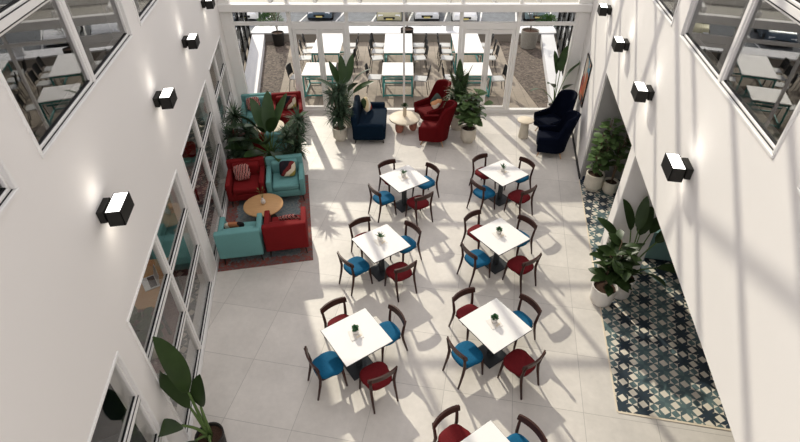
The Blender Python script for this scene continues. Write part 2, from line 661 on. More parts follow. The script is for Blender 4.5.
# right wall
OPEN = (1.2, 10.56, -.01, 2.68)
holes = [(a, b, *UZ) for a, b in UP_S] + [OPEN]
cs = sorted({S0, S1, OPEN[0], OPEN[1], *[v for p in UP_S for v in p]})
f = MB()
wall_cells(f, cs, [0, OPEN[3], UZ[0], UZ[1], HW], holes, 0, .24)
struct(f.build('wall_right', WALL, loc=RP, rotz=RROT))
# pillar standing in the corridor opening
f = MB()
f.box((.44, 7.4, 1.34), (.76, .36, 2.68), bev=.02)
struct(f.build('wall_pillar', WALL, loc=RP, rotz=RROT))
# corridor shell
f = MB()
f.box((1.95, 5.7, 1.36), (.1, 9.7, 2.72))
f.box((.97, 10.49, 1.36), (1.93, .14, 2.72))
f.box((1.1, .9, 1.36), (1.72, .12, 2.72))
struct(f.build('wall_corridor', GREYWALL, loc=RP, rotz=RROT))
f = MB()
f.box((1.1, 5.7, 2.76), (1.76, 9.8, .1))
struct(f.build('ceiling_corridor', GREYWALL, loc=RP, rotz=RROT))
f = MB()
f.box((.95, 10.41, .06), (1.8, .02, .12))
f.box((1.89, 5.7, .06), (.02, 9.5, .12))
struct(f.build('baseboard_corridor', NAVYBASE, loc=RP, rotz=RROT))
f = MB()
f.box((-.01, 12.3, .05), (.02, 3.72, .1))
struct(f.build('baseboard_right', BLACK, loc=RP, rotz=RROT))
f = MB()
f.box((.012, 6.0, .03), (.02, 16, .05))
struct(f.build('baseboard_left', FRAME, loc=LP, rotz=LROT))

# ------------------------------------------------------------------ wall windows
wn = [0]
def window(P, rot, side, s0, s1, z0, z1, muls, trans, g, fw=.07):
    """side +1: hall is on local +x (left wall), -1: hall on local -x (right wall)"""
    wn[0] += 1
    root = sempty('window_%d' % wn[0], P, rot)
    X = lambda x: -x * side          # depth into the wall
    fr, gk = MB(), MB()
    def fbar(sa, sb, za, zb, d0=.02, d1=.16):
        fr.box((X((d0 + d1) / 2), (sa + sb) / 2, (za + zb) / 2), (d1 - d0, sb - sa, zb - za), bev=.006, seg=1)
    # slim lining that stands proud of the plaster
    for (sa, sb, za, zb) in ((s0, s1, z0, z0 + .035), (s0, s1, z1 - .035, z1), (s0, s0 + .035, z0 + .035, z1 - .035), (s1 - .035, s1, z0 + .035, z1 - .035)):
        fbar(sa, sb, za, zb, -.016, .12)
    ss = [s0 + .035, *muls, s1 - .035]
    zz = [z0 + .035, *trans, z1 - .035]
    for m in muls:
        fbar(m - .035, m + .035, z0 + .035, z1 - .035, .008, .11)
    for t in trans:
        fbar(s0 + .035, s1 - .035, t - .035, t + .035, .012, .105)
    panes = []
    for i, (a, b) in enumerate(zip(ss, ss[1:])):
        for j, (c, d) in enumerate(zip(zz, zz[1:])):
            a2 = a + (.035 if i else 0)
            b2 = b - (.035 if i < len(ss) - 2 else 0)
            c2 = c + (.035 if j else 0)
            d2 = d - (.035 if j < len(zz) - 2 else 0)
            # sash
            w = .03
            for (sa, sb, za, zb) in ((a2, b2, c2, c2 + w), (a2, b2, d2 - w, d2), (a2, a2 + w, c2 + w, d2 - w), (b2 - w, b2, c2 + w, d2 - w)):
                fbar(sa, sb, za, zb, .022, .08)
            for (sa, sb, za, zb) in ((a2, b2, c2, c2 + .006), (a2, b2, d2 - .006, d2)):
                gk.box((X(.018), (sa + sb) / 2, (za + zb) / 2), (.010, sb - sa, zb - za))
            for (sa, sb, za, zb) in ((a2 + w, b2 - w, c2 + w, c2 + w + .012), (a2 + w, a2 + w + .008, c2 + w, d2 - w)):
                gk.box((X(.046), (sa + sb) / 2, (za + zb) / 2), (.02, sb - sa, zb - za))
            panes.append((a2 + w, b2 - w, c2 + w, d2 - w))
    fr.build('window_frame', FRAME, root)
    gk.build('gasket', GASKET, root)
    for (a, b, c, d) in panes:
        p = MB()
        p.box((X(.055), (a + b) / 2, (c + d) / 2), (.008, b - a, d - c))
        p.build('window_pane', g, root)

for P, rot, side in ((LP, LROT, 1), (RP, RROT, -1)):
    for a, b in UP_S:
        window(P, rot, side, a, b, UZ[0], UZ[1], [(a + b) / 2], [5.6], GLASS_UP)
for k, (a, b) in enumerate(LO_S):
    window(LP, LROT, 1, a, b, LZ[0], LZ[1], [a + (b - a) * .5], [.98, 1.78], GLASS_LOW)

# ------------------------------------------------------------------ rooms behind the walls
f = MB()
f.box((-2.2, 5.6, -.03), (3.9, 17.4, .066))
struct(f.build('floor_rooms', STAR_GREY, loc=LP, rotz=LROT))
f = MB()
f.box((-4.2, 5.6, 4.8), (.2, 17.4, 9.6))
f.box((-2.2, 14.15, 4.8), (3.9, .18, 9.6))
f.box((-2.2, -3.0, 4.8), (3.9, .18, 9.6))
struct(f.build('wall_room_left', ROOMWALL, loc=LP, rotz=LROT))
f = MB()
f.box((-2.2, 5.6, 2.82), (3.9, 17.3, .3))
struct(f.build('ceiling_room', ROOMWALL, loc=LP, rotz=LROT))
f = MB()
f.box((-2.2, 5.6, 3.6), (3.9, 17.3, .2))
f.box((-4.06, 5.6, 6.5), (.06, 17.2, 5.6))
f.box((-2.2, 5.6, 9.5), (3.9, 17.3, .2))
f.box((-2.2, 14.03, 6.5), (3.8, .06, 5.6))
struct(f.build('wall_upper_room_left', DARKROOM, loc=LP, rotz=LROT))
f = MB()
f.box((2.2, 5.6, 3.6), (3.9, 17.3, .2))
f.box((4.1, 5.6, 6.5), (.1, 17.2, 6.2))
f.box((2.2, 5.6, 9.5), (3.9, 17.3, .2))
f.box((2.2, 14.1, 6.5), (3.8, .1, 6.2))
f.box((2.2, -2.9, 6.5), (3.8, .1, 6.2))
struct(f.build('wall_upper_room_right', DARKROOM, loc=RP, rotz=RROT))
f = MB()
f.box((2.2, 12.4, 1.8), (3.9, 3.6, 3.5))
struct(f.build('wall_service_core', GREYWALL, loc=RP + RN * .25, rotz=RROT))

# ------------------------------------------------------------------ glazed end wall
XL, XR = -4.97, 5.03
mx = [-4.70, -3.13, -1.565, 0, 1.565, 3.13, 4.70]
fac = sempty('window_facade', (0, FY, 0))
f = MB()
for x in mx:
    wd = .09 if abs(x) > .1 else .06
    f.box((x, 0, HW / 2), (wd, .12, HW))
f.box((-4.83, 0, HW / 2), (.28, .16, HW))
f.box((4.87, 0, HW / 2), (.3, .16, HW))
f.box((0, 0, .05), (9.8, .14, .1))
f.build('window_frame', STEEL, fac)
f = MB()
f.box((0, 0, 2.62), (9.8, .10, .08))
f.build('transom', STEEL, fac)
f = MB()
for z in (3.8, 5.1, 6.3, 7.5, 8.6):
    f.box((0, 0, z), (9.8, .1, .06))
f.box((0, 0, HW - .06), (9.8, .16, .08))
f.build('upper_transoms', STEEL, fac)
zrows = [.1, 2.58, 2.66, 2.95]
for a, b in zip(mx, mx[1:]):
    for c, d in ((.1, 2.58), (2.66, 2.95), (3.16, 5.05), (5.15, 7.05), (7.15, 9.5)):
        if c == .1 and (a == -3.13 or b == 3.13):
            continue
        p = MB()
        p.box(((a + b) / 2, 0, (c + d) / 2), (b - a - .1, .008, d - c))
        p.build('window_pane', GLASS_FAC, fac)
# big cross beam and the little canopy behind it
f = MB()
f.box((0, 0, 3.05), (10.0, .2, .2), bev=.015)
struct(f.build('trim_cross_beam', STEEL, loc=(0, FY - .05, 0)))
f = MB()
f.box((0, 1.15, 3.2), (9.9, .1, .16))
f.mi = 1
f.box((0, .6, 3.11), (9.9, 1.05, .03))
f.mi = 0
for k in range(7):
    x = -2.42 * 1.5 + 1.21 * k
    f.box((x, .62, 3.16), (.07, 1.1, .08))
    f.lathe([(.035, 0), (.05, .05), (.05, .12), (.03, .16)], (x, .12, 3.12), 10)
CANOPY = mat('canopy_panel', (.36, .34, .30), .6)
struct(f.build('trim_canopy', [STEEL, CANOPY], loc=(0, FY + .05, 0)))
# doors
for k, (a, b) in enumerate(((-3.13, -1.565), (1.565, 3.13))):
    d = sempty('door_%d' % (k + 1), (0, FY, 0))
    m_ = (a + b) / 2
    f = MB()
    f.box((m_, -.01, 2.53), (b - a - .1, .086, .1))
    f.build('door_frame', STEEL, d)
    for (c, e, hs) in ((a + .06, m_ - .005, -1), (m_ + .005, b - .06, 1)):
        l = MB()
        w = .075
        l.box((c + w / 2, 0, 1.26), (w, .07, 2.43))
        l.box((e - w / 2, 0, 1.26), (w, .07, 2.43))
        l.box(((c + e) / 2, 0, 2.41), (e - c - .01, .06, .1))
        l.box(((c + e) / 2, 0, .12), (e - c - .01, .06, .14))
        lf = l.build('door_leaf', STEEL, d)
        p = MB()
        p.box(((c + e) / 2, 0, 1.26), (e - c - 2 * w, .008, 2.2))
        p.build('door_pane', GLASS_FAC, lf)
        hx = m_ + hs * .055
        h_ = MB()
        h_.tube([(hx, -.05, 1.0), (hx, -.075, 1.0), (hx, -.075, 1.14), (hx, -.05, 1.14)], .01, 6)
        h_.build('door_handle', CHROME, lf)

# roof skeleton over the hall (outside the picture, it throws stripes of shade)
f = MB()
for s in range(9):
    y = 13.2 - 1.45 * s
    f.box((0, y, HW - .05), (2 * (2.4 + y * .185), .06, .1))
for s in (-1, 0, 1):
    f.bar((s * 2.9, 13.8, HW - .05), (s * 1.6, 1.0, HW - .05), .05, .09)
struct(f.build('ceiling', STEEL))

# ------------------------------------------------------------------ wall sconces
def make_sconce():
    t = thing('wall_sconce', '', 'wall light', group=None)
    f = MB(); f.box((.035, 0, 0), (.07, .27, .14), bev=.004, seg=1); f.box((.084, 0, 0), (.03, .2, .11)); f.build('back_plate', SCONCE, t)
    f = MB()
    w, dd, hh, th = .36, .155, .175, .010
    cx = .098 + dd / 2
    f.box((cx - dd / 2 + th / 2, 0, 0), (th, w, hh)); f.box((cx + dd / 2 - th / 2, 0, 0), (th, w, hh))
    f.box((cx, -w / 2 + th / 2, 0), (dd, th, hh)); f.box((cx, w / 2 - th / 2, 0), (dd, th, hh))
    f.box((cx, 0, 0), (dd - .01, w - .01, .02))
    f.build('housing', SCONCE, t)
    for sg in (1, -1):
        f = MB(); f.box((cx, 0, sg * (hh / 2 - .006)), (dd - 2 * th, w - 2 * th, .01))
        f.build('lens', LENS, t)
        ld = bpy.data.lights.new('sconce_beam', 'SPOT')
        ld.energy = 2.3; ld.color = (1, .90, .76); ld.spot_size = R(160); ld.spot_blend = 1; ld.shadow_soft_size = .07
        lo = bpy.data.objects.new('sconce_beam', ld); COL.objects.link(lo)
        lo.parent = t
        lo.location = (cx - .03, 0, sg * (hh / 2 + .03))
        lo.rotation_euler = (0 if sg < 0 else PI, 0, 0)
    return t
names4 = ['nearest the viewer', 'second from the viewer', 'third from the viewer', 'farthest, beside the end beam']
sc0 = None
for side, ss in (('left', (4.18, 6.93, 9.47, 12.11)), ('right', (5.05, 7.23, 9.4, 11.68))):
    for k, s in enumerate(ss):
        P = LW(s, 0, 3.69) if side == 'left' else RW(s, 0, 3.66)
        rz = LROT if side == 'left' else RROT + PI
        lab = 'black cube wall light on the %s white wall, %s' % (side, names4[k])
        if sc0 is None:
            sc0 = make_sconce(); o = sc0
            o.location = P; o.rotation_euler = (0, 0, rz); o['label'] = lab
        else:
            o = dup(sc0, lab, P, rz)
        o['group'] = 'cube wall lights'

# ------------------------------------------------------------------ plants
def pot(t, r0, r1, h, m, style='taper'):
    f = MB()
    if style == 'taper':
        f.lathe([(r0 * .92, 0), (r0, .02), (r1, h), (r1 - .02, h), (r1 - .03, h - .06)], n=28)
    elif style == 'band':
        f.lathe([(r0 * .8, 0), (r0 * .85, h * .22), (r1, h * .26), (r1, h), (r1 - .025, h), (r1 - .03, h - .06)], n=28)
    else:
        f.lathe([(r0 * .75, 0), (r0 * .95, .06), (r0 * 1.02, h * .45), (r1, h), (r1 - .02, h), (r1 - .03, h - .06)], n=28)
    p = f.build('pot', m, t, smooth='auto')
    f = MB(); f.lathe([(r1 - .035, h - .075), (r1 - .025, h - .05)], n=24); f.build('soil', SOIL, t)

def strelitzia(t, h0, stems, lm=None, seed=1, sr=.014):
    """stems: (azimuth deg, reach, height, leaf length, leaf width)"""
    rnd = random.Random(seed)
    for i, (az, reach, hh, L, W, *op) in enumerate(stems):
        a = R(az)
        dv = Vector((math.cos(a), math.sin(a), 0))
        pts = [Vector((dv.x * .03, dv.y * .03, h0 - .05))]
        for k in range(1, 7):
            u = k / 6
            pts.append(dv * (.03 + reach * u ** 1.7) + Vector((0, 0, h0 + (hh - h0) * u)))
        if i == 0:
            st, fo = MB(), MB()
        st.tube(pts, [sr * (1.2 - .5 * k / 6) for k in range(7)], 6)
        d = (pts[-1] - pts[-2]).normalized()
        bd, tw = rnd.uniform(.35, .8), rnd.uniform(-.5, .5)
        fo.leaf(pts[-1], (d + dv * .15), L, W, bend=op[0] if op else bd, fold=.22, n=10, shape=.85, blunt=.62, twist=op[1] if len(op) > 1 else tw)
    st.build('stem', STEMG, t, smooth=True)
    fo.build('foliage', lm or LEAF_D, t, smooth=True)

def yucca(t, h0, heads, seed=1, rad=.34, n=60, lm=None):
    """heads: (x, y, z) tip of each trunk"""
    rnd = random.Random(seed)
    st, fo = MB(), MB()
    for hx, hy, hz in heads:
        st.tube([(hx * .2, hy * .2, h0 - .05), (hx * .6, hy * .6, h0 + (hz - h0) * .5), (hx, hy, hz)], [.035, .03, .024], 8)
        for k in range(n):
            a = rnd.uniform(0, 2 * PI)
            e = rnd.uniform(-.55, 1.35)
            d = Vector((math.cos(a) * math.cos(e), math.sin(a) * math.cos(e), math.sin(e)))
            fo.leaf((hx, hy, hz - rnd.uniform(0, .12)), d, rad * rnd.uniform(.8, 1.15), .034, bend=rnd.uniform(.3, 1.0), fold=.3, n=4, shape=.6)
    st.build('stem', BARK, t, smooth=True)
    fo.build('foliage', lm or LEAF_Y, t)

def bushy(t, h0, branches, nl, L, W, lm, seed=1, spread=.25, up=.35, trunk=.02):
    """branches: (x,y,z) tips; leaves gathered along their upper two thirds"""
    rnd = random.Random(seed)
    st, fo = MB(), MB()
    for bx, by, bz in branches:
        p0 = Vector((bx * .08, by * .08, h0 - .05))
        p1 = Vector((bx * .45, by * .45, h0 + (bz - h0) * .5))
        p2 = Vector((bx, by, bz))
        st.tube([p0, p1, p2], [trunk, trunk * .8, trunk * .4], 6)
        for k in range(nl):
            u = rnd.uniform(.3, 1.02)
            q = p0.lerp(p1, u * 2) if u < .5 else p1.lerp(p2, u * 2 - 1)
            a = k * 2.4 + rnd.uniform(-.4, .4)
            d = Vector((math.cos(a), math.sin(a), rnd.uniform(up - .4, up + .55)))
            q2 = q + d.normalized() * spread * rnd.uniform(.2, .7)
            st.tube([q, q2], .004, 4)
            s_ = rnd.uniform(.75, 1.2)
            fo.leaf(q2, d, L * s_, W * s_, bend=rnd.uniform(.3, 1.0), fold=.18, n=6, shape=1.15, twist=rnd.uniform(-.4, .4))
    st.build('stem', BARK, t, smooth=True)
    fo.build('foliage', lm, t, smooth=True)

# lounge plants between the two seating groups
t = thing('yucca_plant', 'spiky yucca by the left glazing, behind the red armchair', 'plant', (-4.02, 10.62, 0))
pot(t, .17, .2, .4, CREAMPOT); yucca(t, .4, [(.1, -.1, 1.62), (-.08, -.1, 1.12), (.12, -.16, .8), (.3, -.1, 1.2), (-.05, -.2, .6)], 3, .4, 95)
t = thing('bird_of_paradise_plant', 'broad-leaved plant with upright paddle leaves between the two lounge groups', 'plant', (-3.28, 10.66, 0))
pot(t, .19, .22, .42, CREAMPOT)
strelitzia(t, .42, [(90, .12, 1.0, 1.0, .32, .2, .1), (60, .2, 1.05, .95, .3, .2, -.2), (120, .2, .95, .95, .32, .25, .2), (20, .3, 1.0, .85, .3), (150, .3, .85, .85, .3), (180, .36, .7, .75, .3), (205, .34, .75, .7, .28), (225, .3, .95, .75, .28), (250, .26, .7, .7, .28), (275, .22, .9, .7, .28), (300, .28, .7, .65, .28), (325, .3, .9, .7, .28), (345, .3, .6, .6, .26), (0, .28, .8, .7, .28), (265, .3, .55, .6, .26), (190, .34, .55, .6, .26), (170, .3, .9, .8, .3), (215, .28, 1.1, .8, .3), (235, .2, .85, .75, .3), (200, .2, 1.25, .8, .3), (260, .2, 1.2, .8, .28), (180, .3, .45, .6, .28), (310, .16, 1.15, .8, .28), (285, .26, .5, .6, .28)], LEAF_M, 5)
t = thing('yucca_plant', 'spiky yucca with several heads behind the teal armchair, beside the rug edge', 'plant', (-2.72, 10.62, 0))
pot(t, .16, .19, .4, CREAMPOT); yucca(t, .4, [(.26, -.06, 1.5), (-.03, -.14, 1.12), (-.12, -.18, .72), (.14, -.16, .85), (.2, -.1, 1.15)], 8, .37, 95)
# front: beside the navy sofa
t = thing('yucca_plant', 'spiky yucca in a cream pot left of the navy sofa', 'plant', (-1.76, 12.28, 0))
pot(t, .17, .2, .38, CREAMPOT, 'band'); yucca(t, .38, [(-.08, .02, 1.3), (.1, -.02, 1.1), (-.04, -.08, .85), (.06, .05, 1.45), (.12, -.1, .8)], 12, .42, 100)
t = thing('bird_of_paradise_plant', 'tall paddle-leaved plant in a tall beige pot behind the yucca, left of the navy sofa', 'plant', (-1.66, 13.1, 0))
pot(t, .18, .2, .62, CREAMPOT)
strelitzia(t, .62, [(100, .06, 1.15, .85, .24, .15, .1), (60, .12, 1.25, .8, .22, .2), (130, .14, 1.1, .8, .23, .2), (30, .2, 1.2, .75, .21), (160, .2, 1.0, .75, .22), (200, .16, 1.05, .7, .21), (270, .12, 1.1, .75, .22), (320, .14, 1.1, .7, .22), (240, .16, .95, .7, .2), (0, .2, 1.0, .7, .2)], LEAF_M, 9)
# front: right of red wing chairs
t = thing('fiddle_leaf_fig', 'bushy fig with round leaves in a cream pot beside the red wing chairs', 'plant', (1.76, 12.18, 0))
pot(t, .17, .21, .42, CREAMPOT, 'band'); bushy(t, .42, [(.12, 0, 1.4), (-.14, .05, 1.2), (.24, -.06, 1.1), (.02, .06, 1.3), (.1, -.16, .95), (-.14, -.12, .85)], 30, .23, .19, LEAF_F, 4, .17)
t = thing('yucca_plant', 'tall dark-leaved plant in a beige pot behind the bushy fig', 'plant', (1.52, 12.95, 0))
pot(t, .17, .2, .5, CREAMPOT); yucca(t, .5, [(-.02, -.05, 1.5), (-.1, -.1, 1.15), (.1, -.05, 1.3), (-.16, -.12, .9), (.06, -.16, 1.0)], 14, .36, 95, LEAF_M)
strelitzia(t, .5, [(90, .04, 1.1, .85, .22, .1, .1), (0, .05, 1.15, .8, .22, .1), (200, .05, 1.05, .8, .22, .1), (300, .06, 1.1, .75, .2, .15)], LEAF_M, 40)
# behind the navy wing chairs
t = thing('bird_of_paradise_plant', 'paddle-leaved plant in the far right corner behind the navy wing chairs', 'plant', (4.42, 13.65, 0))
pot(t, .15, .18, .4, WHITEPOT)
strelitzia(t, .4, [(110, .12, 1.25, .75, .27, .2, .5), (75, .1, 1.35, .8, .28, .2, -.4), (20, .2, 1.2, .7, .24, .6), (190, .34, .85, .5, .2, .9), (300, .2, .95, .5, .2), (230, .2, 1.0, .55, .22)], LEAF_M, 3)
# corridor alcove
P = RW(10.06, .24)
t = thing('fiddle_leaf_fig', 'large bushy fig in a tall cream pot at the far end of the tiled corridor', 'plant', P)
pot(t, .17, .21, .46, CREAMPOT, 'band'); bushy(t, .46, [(.06, .05, 1.8), (.16, 0, 1.55), (-.1, -.05, 1.5), (.08, -.15, 1.3), (-.16, -.16, 1.0)], 30, .19, .14, LEAF_F, 6, .15)
P = RW(10.0, .62)
t = thing('fiddle_leaf_fig', 'smaller fig in a short cream pot, corridor end, right of the larger fig', 'plant', P)
pot(t, .15, .17, .32, CREAMPOT, 'band'); bushy(t, .32, [(.03, 0, 1.75), (.1, .02, 1.5), (-.06, .02, 1.3)], 22, .18, .13, LEAF_F, 10, .14, trunk=.014)
# pillar plants
P = RW(6.34, .0)
t = thing('rubber_plant', 'dark rubber plant in a white pot at the star tile edge by the pillar', 'plant', P)
pot(t, .2, .22, .4, WHITEPOT, 'round'); bushy(t, .4, [(.08, .1, 1.35), (-.1, 0, 1.15), (.15, -.12, 1.0), (-.05, -.15, .8), (.2, .1, 1.15), (.05, .05, 1.1)], 15, .32, .16, LEAF_D, 16, .12, .55)
P = RW(6.62, .36)
t = thing('bird_of_paradise_plant', 'broad paddle-leaved plant in a white pot between rubber plant and pillar', 'plant', P)
pot(t, .19, .21, .45, WHITEPOT)
strelitzia(t, .45, [(60, .25, 1.2, .65, .26), (20, .4, 1.1, .7, .26), (100, .22, 1.3, .6, .22), (330, .4, .85, .6, .24), (150, .3, 1.2, .5, .2), (40, .42, 1.2, .7, .25), (300, .25, .75, .5, .22), (0, .3, 1.25, .65, .25), (80, .12, 1.4, .6, .2), (200, .2, .9, .5, .2)], LEAF_D, 21)
# lower left corner
t = thing('bird_of_paradise_plant', 'large paddle-leaved plant in a dark pot by the left glazing, nearest the viewer', 'plant', (-2.62, 3.46, 0))
pot(t, .16, .19, .4, BLACKPOT)
strelitzia(t, .4, [(130, .10, 1.25, .88, .32, .25, .65), (155, .1, .98, .72, .22, .4, .3), (70, .03, 1.0, .5, .25, .2, -.1), (228, .2, .95, .44, .3, .7, .1), (250, .16, .6, .4, .22, .8, .3), (300, .2, .55, .35, .2, .9, 0)], LEAF_D, 2, .022)

# leaves lean on the glass instead of passing through it
def hold_back(root, left=False, right=False, end=False, pillar=False):
    base = root.location
    for ch in root.children:
        if ch.name.split('.')[0] not in ('foliage', 'stem'):
            continue
        for v in ch.data.vertices:
            w = v.co + base
            if left:
                d = (w - LP).dot(LN)
                if d < .03:
                    v.co += LN * (.03 - d * .12 - d)
            if right:
                d = (w - RP).dot(RN)
                if d > -.03:
                    v.co -= RN * (d + .03)
            if pillar:
                d = (w - RP).dot(RD)
                if d > 7.18:
                    v.co -= RD * (d - 7.18)
            if end and v.co.y + base.y > FY - .12:
                v.co.y = FY - .12 - base.y
for o in list(bpy.data.objects):
    if o.get('category') == 'plant' and o.parent is None:
        if o.location.x < -2:
            hold_back(o, left=True)
        if o.location.x > 3 and o.location.y < 8:
            hold_back(o, pillar=True)
        if o.location.y > 13:
            hold_back(o, right=o.location.x > 3, end=True)

# ------------------------------------------------------------------ dining tables and chairs
def make_table():
    t = thing('dining_table', '', 'table', group='square dining tables')
    f = MB(); f.box((0, 0, .741), (.8, .8, .018), bev=.003, seg=1); top = f.build('table_top', WHITE_TOP, t)
    f = MB()
    for a, b in (((.4, 0), (.006, .806)), ((-.4, 0), (.006, .806)), ((0, .4), (.806, .006)), ((0, -.4), (.806, .006))):
        f.box((a[0], a[1], .739), (b[0], b[1], .015))
    e = f.build('edge_band', DARKMETAL, top); e['label'] = 'dark edge band'
    f = MB(); f.box((0, 0, .38), (.085, .085, .7), bev=.006, seg=1); f.box((0, 0, .722), (.4, .4, .02)); f.build('pedestal', DARKMETAL, t)
    f = MB(); f.box((0, 0, .012), (.42, .42, .024), bev=.006, seg=1); f.build('base_plate', DARKMETAL, t)
    return t

CS = 1.06
def make_chair(fab):
    t = thing('dining_chair', '', 'chair', group='dining chairs around the square tables')
    # seat pad: rounded, wider in front
    f = MB()
    prof = []
    n = 32
    for k in range(n):
        a = 2 * PI * k / n
        c, s_ = math.cos(a), math.sin(a)
        x = math.copysign(abs(c) ** .6, c) * (.228 if s_ > 0 else .21)
        y = math.copysign(abs(s_) ** .7, s_) * .218
        prof.append((x, y))
    rows = []
    for sc_, z in ((.90, .405), (.985, .412), (1.0, .43), (.99, .452), (.93, .468), (.75, .476), (.4, .478)):
        rows.append([Vector((x * sc_, y * sc_, z)) for x, y in prof] + [Vector((prof[0][0] * sc_, prof[0][1] * sc_, z))])
    V = f.grid(rows)
    bmesh.ops.remove_doubles(f.bm, verts=f.bm.verts, dist=1e-5)
    bmesh.ops.holes_fill(f.bm, edges=[e for e in f.bm.edges if e.is_boundary], sides=0)
    f.build('seat', fab, t, smooth=True)
    f = MB(); f.box((0, .0, .395), (.38, .34, .035), bev=.01, seg=1); f.build('seat_frame', WALNUT, t)
    for sx in (-1, 1):
        f = MB(); f.tube([(sx * .175, .165, .405), (sx * .195, .2, 0)], [.024, .015], 8); f.build('leg', WALNUT, t, smooth=True)
        f = MB(); f.tube([(sx * .2, -.285, 0), (sx * .192, -.215, .3), (sx * .19, -.195, .45), (sx * .2, -.215, .62), (sx * .205, -.245, .765)], [.015, .022, .025, .022, .017], 8)
        f.build('leg', WALNUT, t, smooth=True)
    # curved backrest slat
    rows = []
    m_ = 14
    for i in range(m_ + 1):
        u = -1 + 2 * i / m_
        x = u * .235
        y = -.262 + .05 * u * u - .0
        taper = .054 - .010 * u ** 4
        zc = .735 - .006 * u * u
        ring = []
        for (dy, dz) in ((-.015, -1), (.013, -1), (.013, 1), (-.015, 1)):
            ring.append(Vector((x, y + dy - dz * .008, zc + dz * taper)))
        rows.append(ring + [ring[0]])
    f = MB(); f.grid(rows)
    f.bm.faces.new([v for v in [f.bm.verts[:][k] for k in range(0)]]) if False else None
    bmesh.ops.remove_doubles(f.bm, verts=f.bm.verts, dist=1e-6)
    bmesh.ops.holes_fill(f.bm, edges=[e for e in f.bm.edges if e.is_boundary], sides=0)
    f.build('backrest', WALNUT, t, smooth='auto')
    return t

PH = R(35)
U = Vector((math.cos(PH), math.sin(PH), 0))
V_ = Vector((-math.sin(PH), math.cos(PH), 0))
TABLES = [(-.724, 4.85, 'front left table', 1), (-.43, 7.02, 'middle left table', 1), (.005, 9.19, 'back left table', 1),
          (1.42, 5.07, 'front right table', 1), (1.815, 7.22, 'middle right table', 1), (2.225, 9.43, 'back right table', 1),
          (1.03, 2.92, 'cropped bottom table', 0)]
tab0 = make_table()
chR, chB = make_chair(REDSEAT), make_chair(BLUE)
used = {'t': False, 'R': False, 'B': False}
rnd = random.Random(7)
for (x, y, desc, full) in TABLES:
    lab = 'white square dining table on dark pedestal, the ' + desc
    if not used['t']:
        used['t'] = True
        o = tab0; o.location = (x, y, 0); o.rotation_euler = (0, 0, PH); o['label'] = lab
    else:
        o = dup(tab0, lab, (x, y, 0), PH)
    for (key, dv, nm, side) in (('R', V_, 'red', 'far left side of'), ('B', U, 'blue', 'far right side of'), ('B', -U, 'blue', 'near left side of'), ('R', -V_, 'red', 'near right side of')):
        if not full and 'near' in side:
            continue
        r_ = .545 + rnd.uniform(-.02, .02)
        if key == 'R' and dv.y < 0:
            r_ += .04
        other = Vector((-dv.y, dv.x, 0))
        p = Vector((x, y, 0)) + dv * r_ + other * rnd.uniform(-.03, .03)
        rz = face(-dv.x, -dv.y) + R(rnd.uniform(-5, 5))
        lab = 'dark wood chair with %s seat, %s %s' % (nm, side, desc)
        src = chR if key == 'R' else chB
        if not used[key]:
            used[key] = True
            src.location = p; src.rotation_euler = (0, 0, rz); src['label'] = lab
        else:
            dup(src, lab, p, rz)

# table settings: succulent on a square napkin
def make_tray():
    t = thing('table_mat', '', 'table mat', group='square mats on the dining tables')
    f = MB(); f.box((0, 0, .004), (.2, .2, .006), bev=.002, seg=1); f.build('mat', WHITEPOT, t)
    f = MB(); f.box((.03, -.055, .010), (.09, .03, .006), Matrix.Rotation(.3, 3, 'Z')); f.build('card', PALEWOOD, t)
    return t
def make_succ(kind):
    t = thing('succulent_pot', '', 'plant', group='succulents on the dining tables')
    f = MB(); f.lathe([(.038, 0), (.048, .02), (.052, .075), (.046, .075), (.044, .068)], n=18); f.build('pot', WHITEPOT, t, smooth='auto')
    f = MB(); r2 = random.Random(kind)
    if kind == 1:
        for k in range(16):
            a = k * 2.4; e = r2.uniform(.5, 1.4)
            f.leaf((0, 0, .07), (math.cos(a) * math.cos(e), math.sin(a) * math.cos(e), math.sin(e)), .12, .026, bend=.3, fold=.5, n=4, shape=.6)
    else:
        for k in range(40):
            a = k * 2.4; e = r2.uniform(.2, 1.5); d = Vector((math.cos(a) * math.cos(e), math.sin(a) * math.cos(e), math.sin(e)))
            f.leaf(Vector((0, 0, .085)) + d * r2.uniform(0, .03), d, .05, .04, bend=.6, fold=.3, n=4, shape=1)
    f.build('leaves', LEAF_S, t, smooth=True)
    return t
tr0, su = make_tray(), {0: make_succ(0), 1: make_succ(1)}
first = {'tr': True, 0: True, 1: True}
for i, (x, y, desc, full) in enumerate(TABLES[:6]):
    z = .7505
    kind = 1 if i in (1, 2, 5) else 0
    lab = 'pale square mat under the succulent on ' + desc
    p = (x - .01, y + .02, z)
    rz = PH + R(rnd.uniform(-12, 12))
    if first['tr']:
        first['tr'] = False; tr0.location = p; tr0.rotation_euler = (0, 0, rz); tr0['label'] = lab
    else:
        dup(tr0, lab, p, rz)
    lab = '%s succulent in a small white pot on the %s' % ('spiky' if kind else 'rounded', desc)
    p = (x - .015, y + .05, z + .0075)
    if first[kind]:
        first[kind] = False; su[kind].location = p; su[kind]['label'] = lab
    else:
        dup(su[kind], lab, p, rnd.uniform(0, 6))

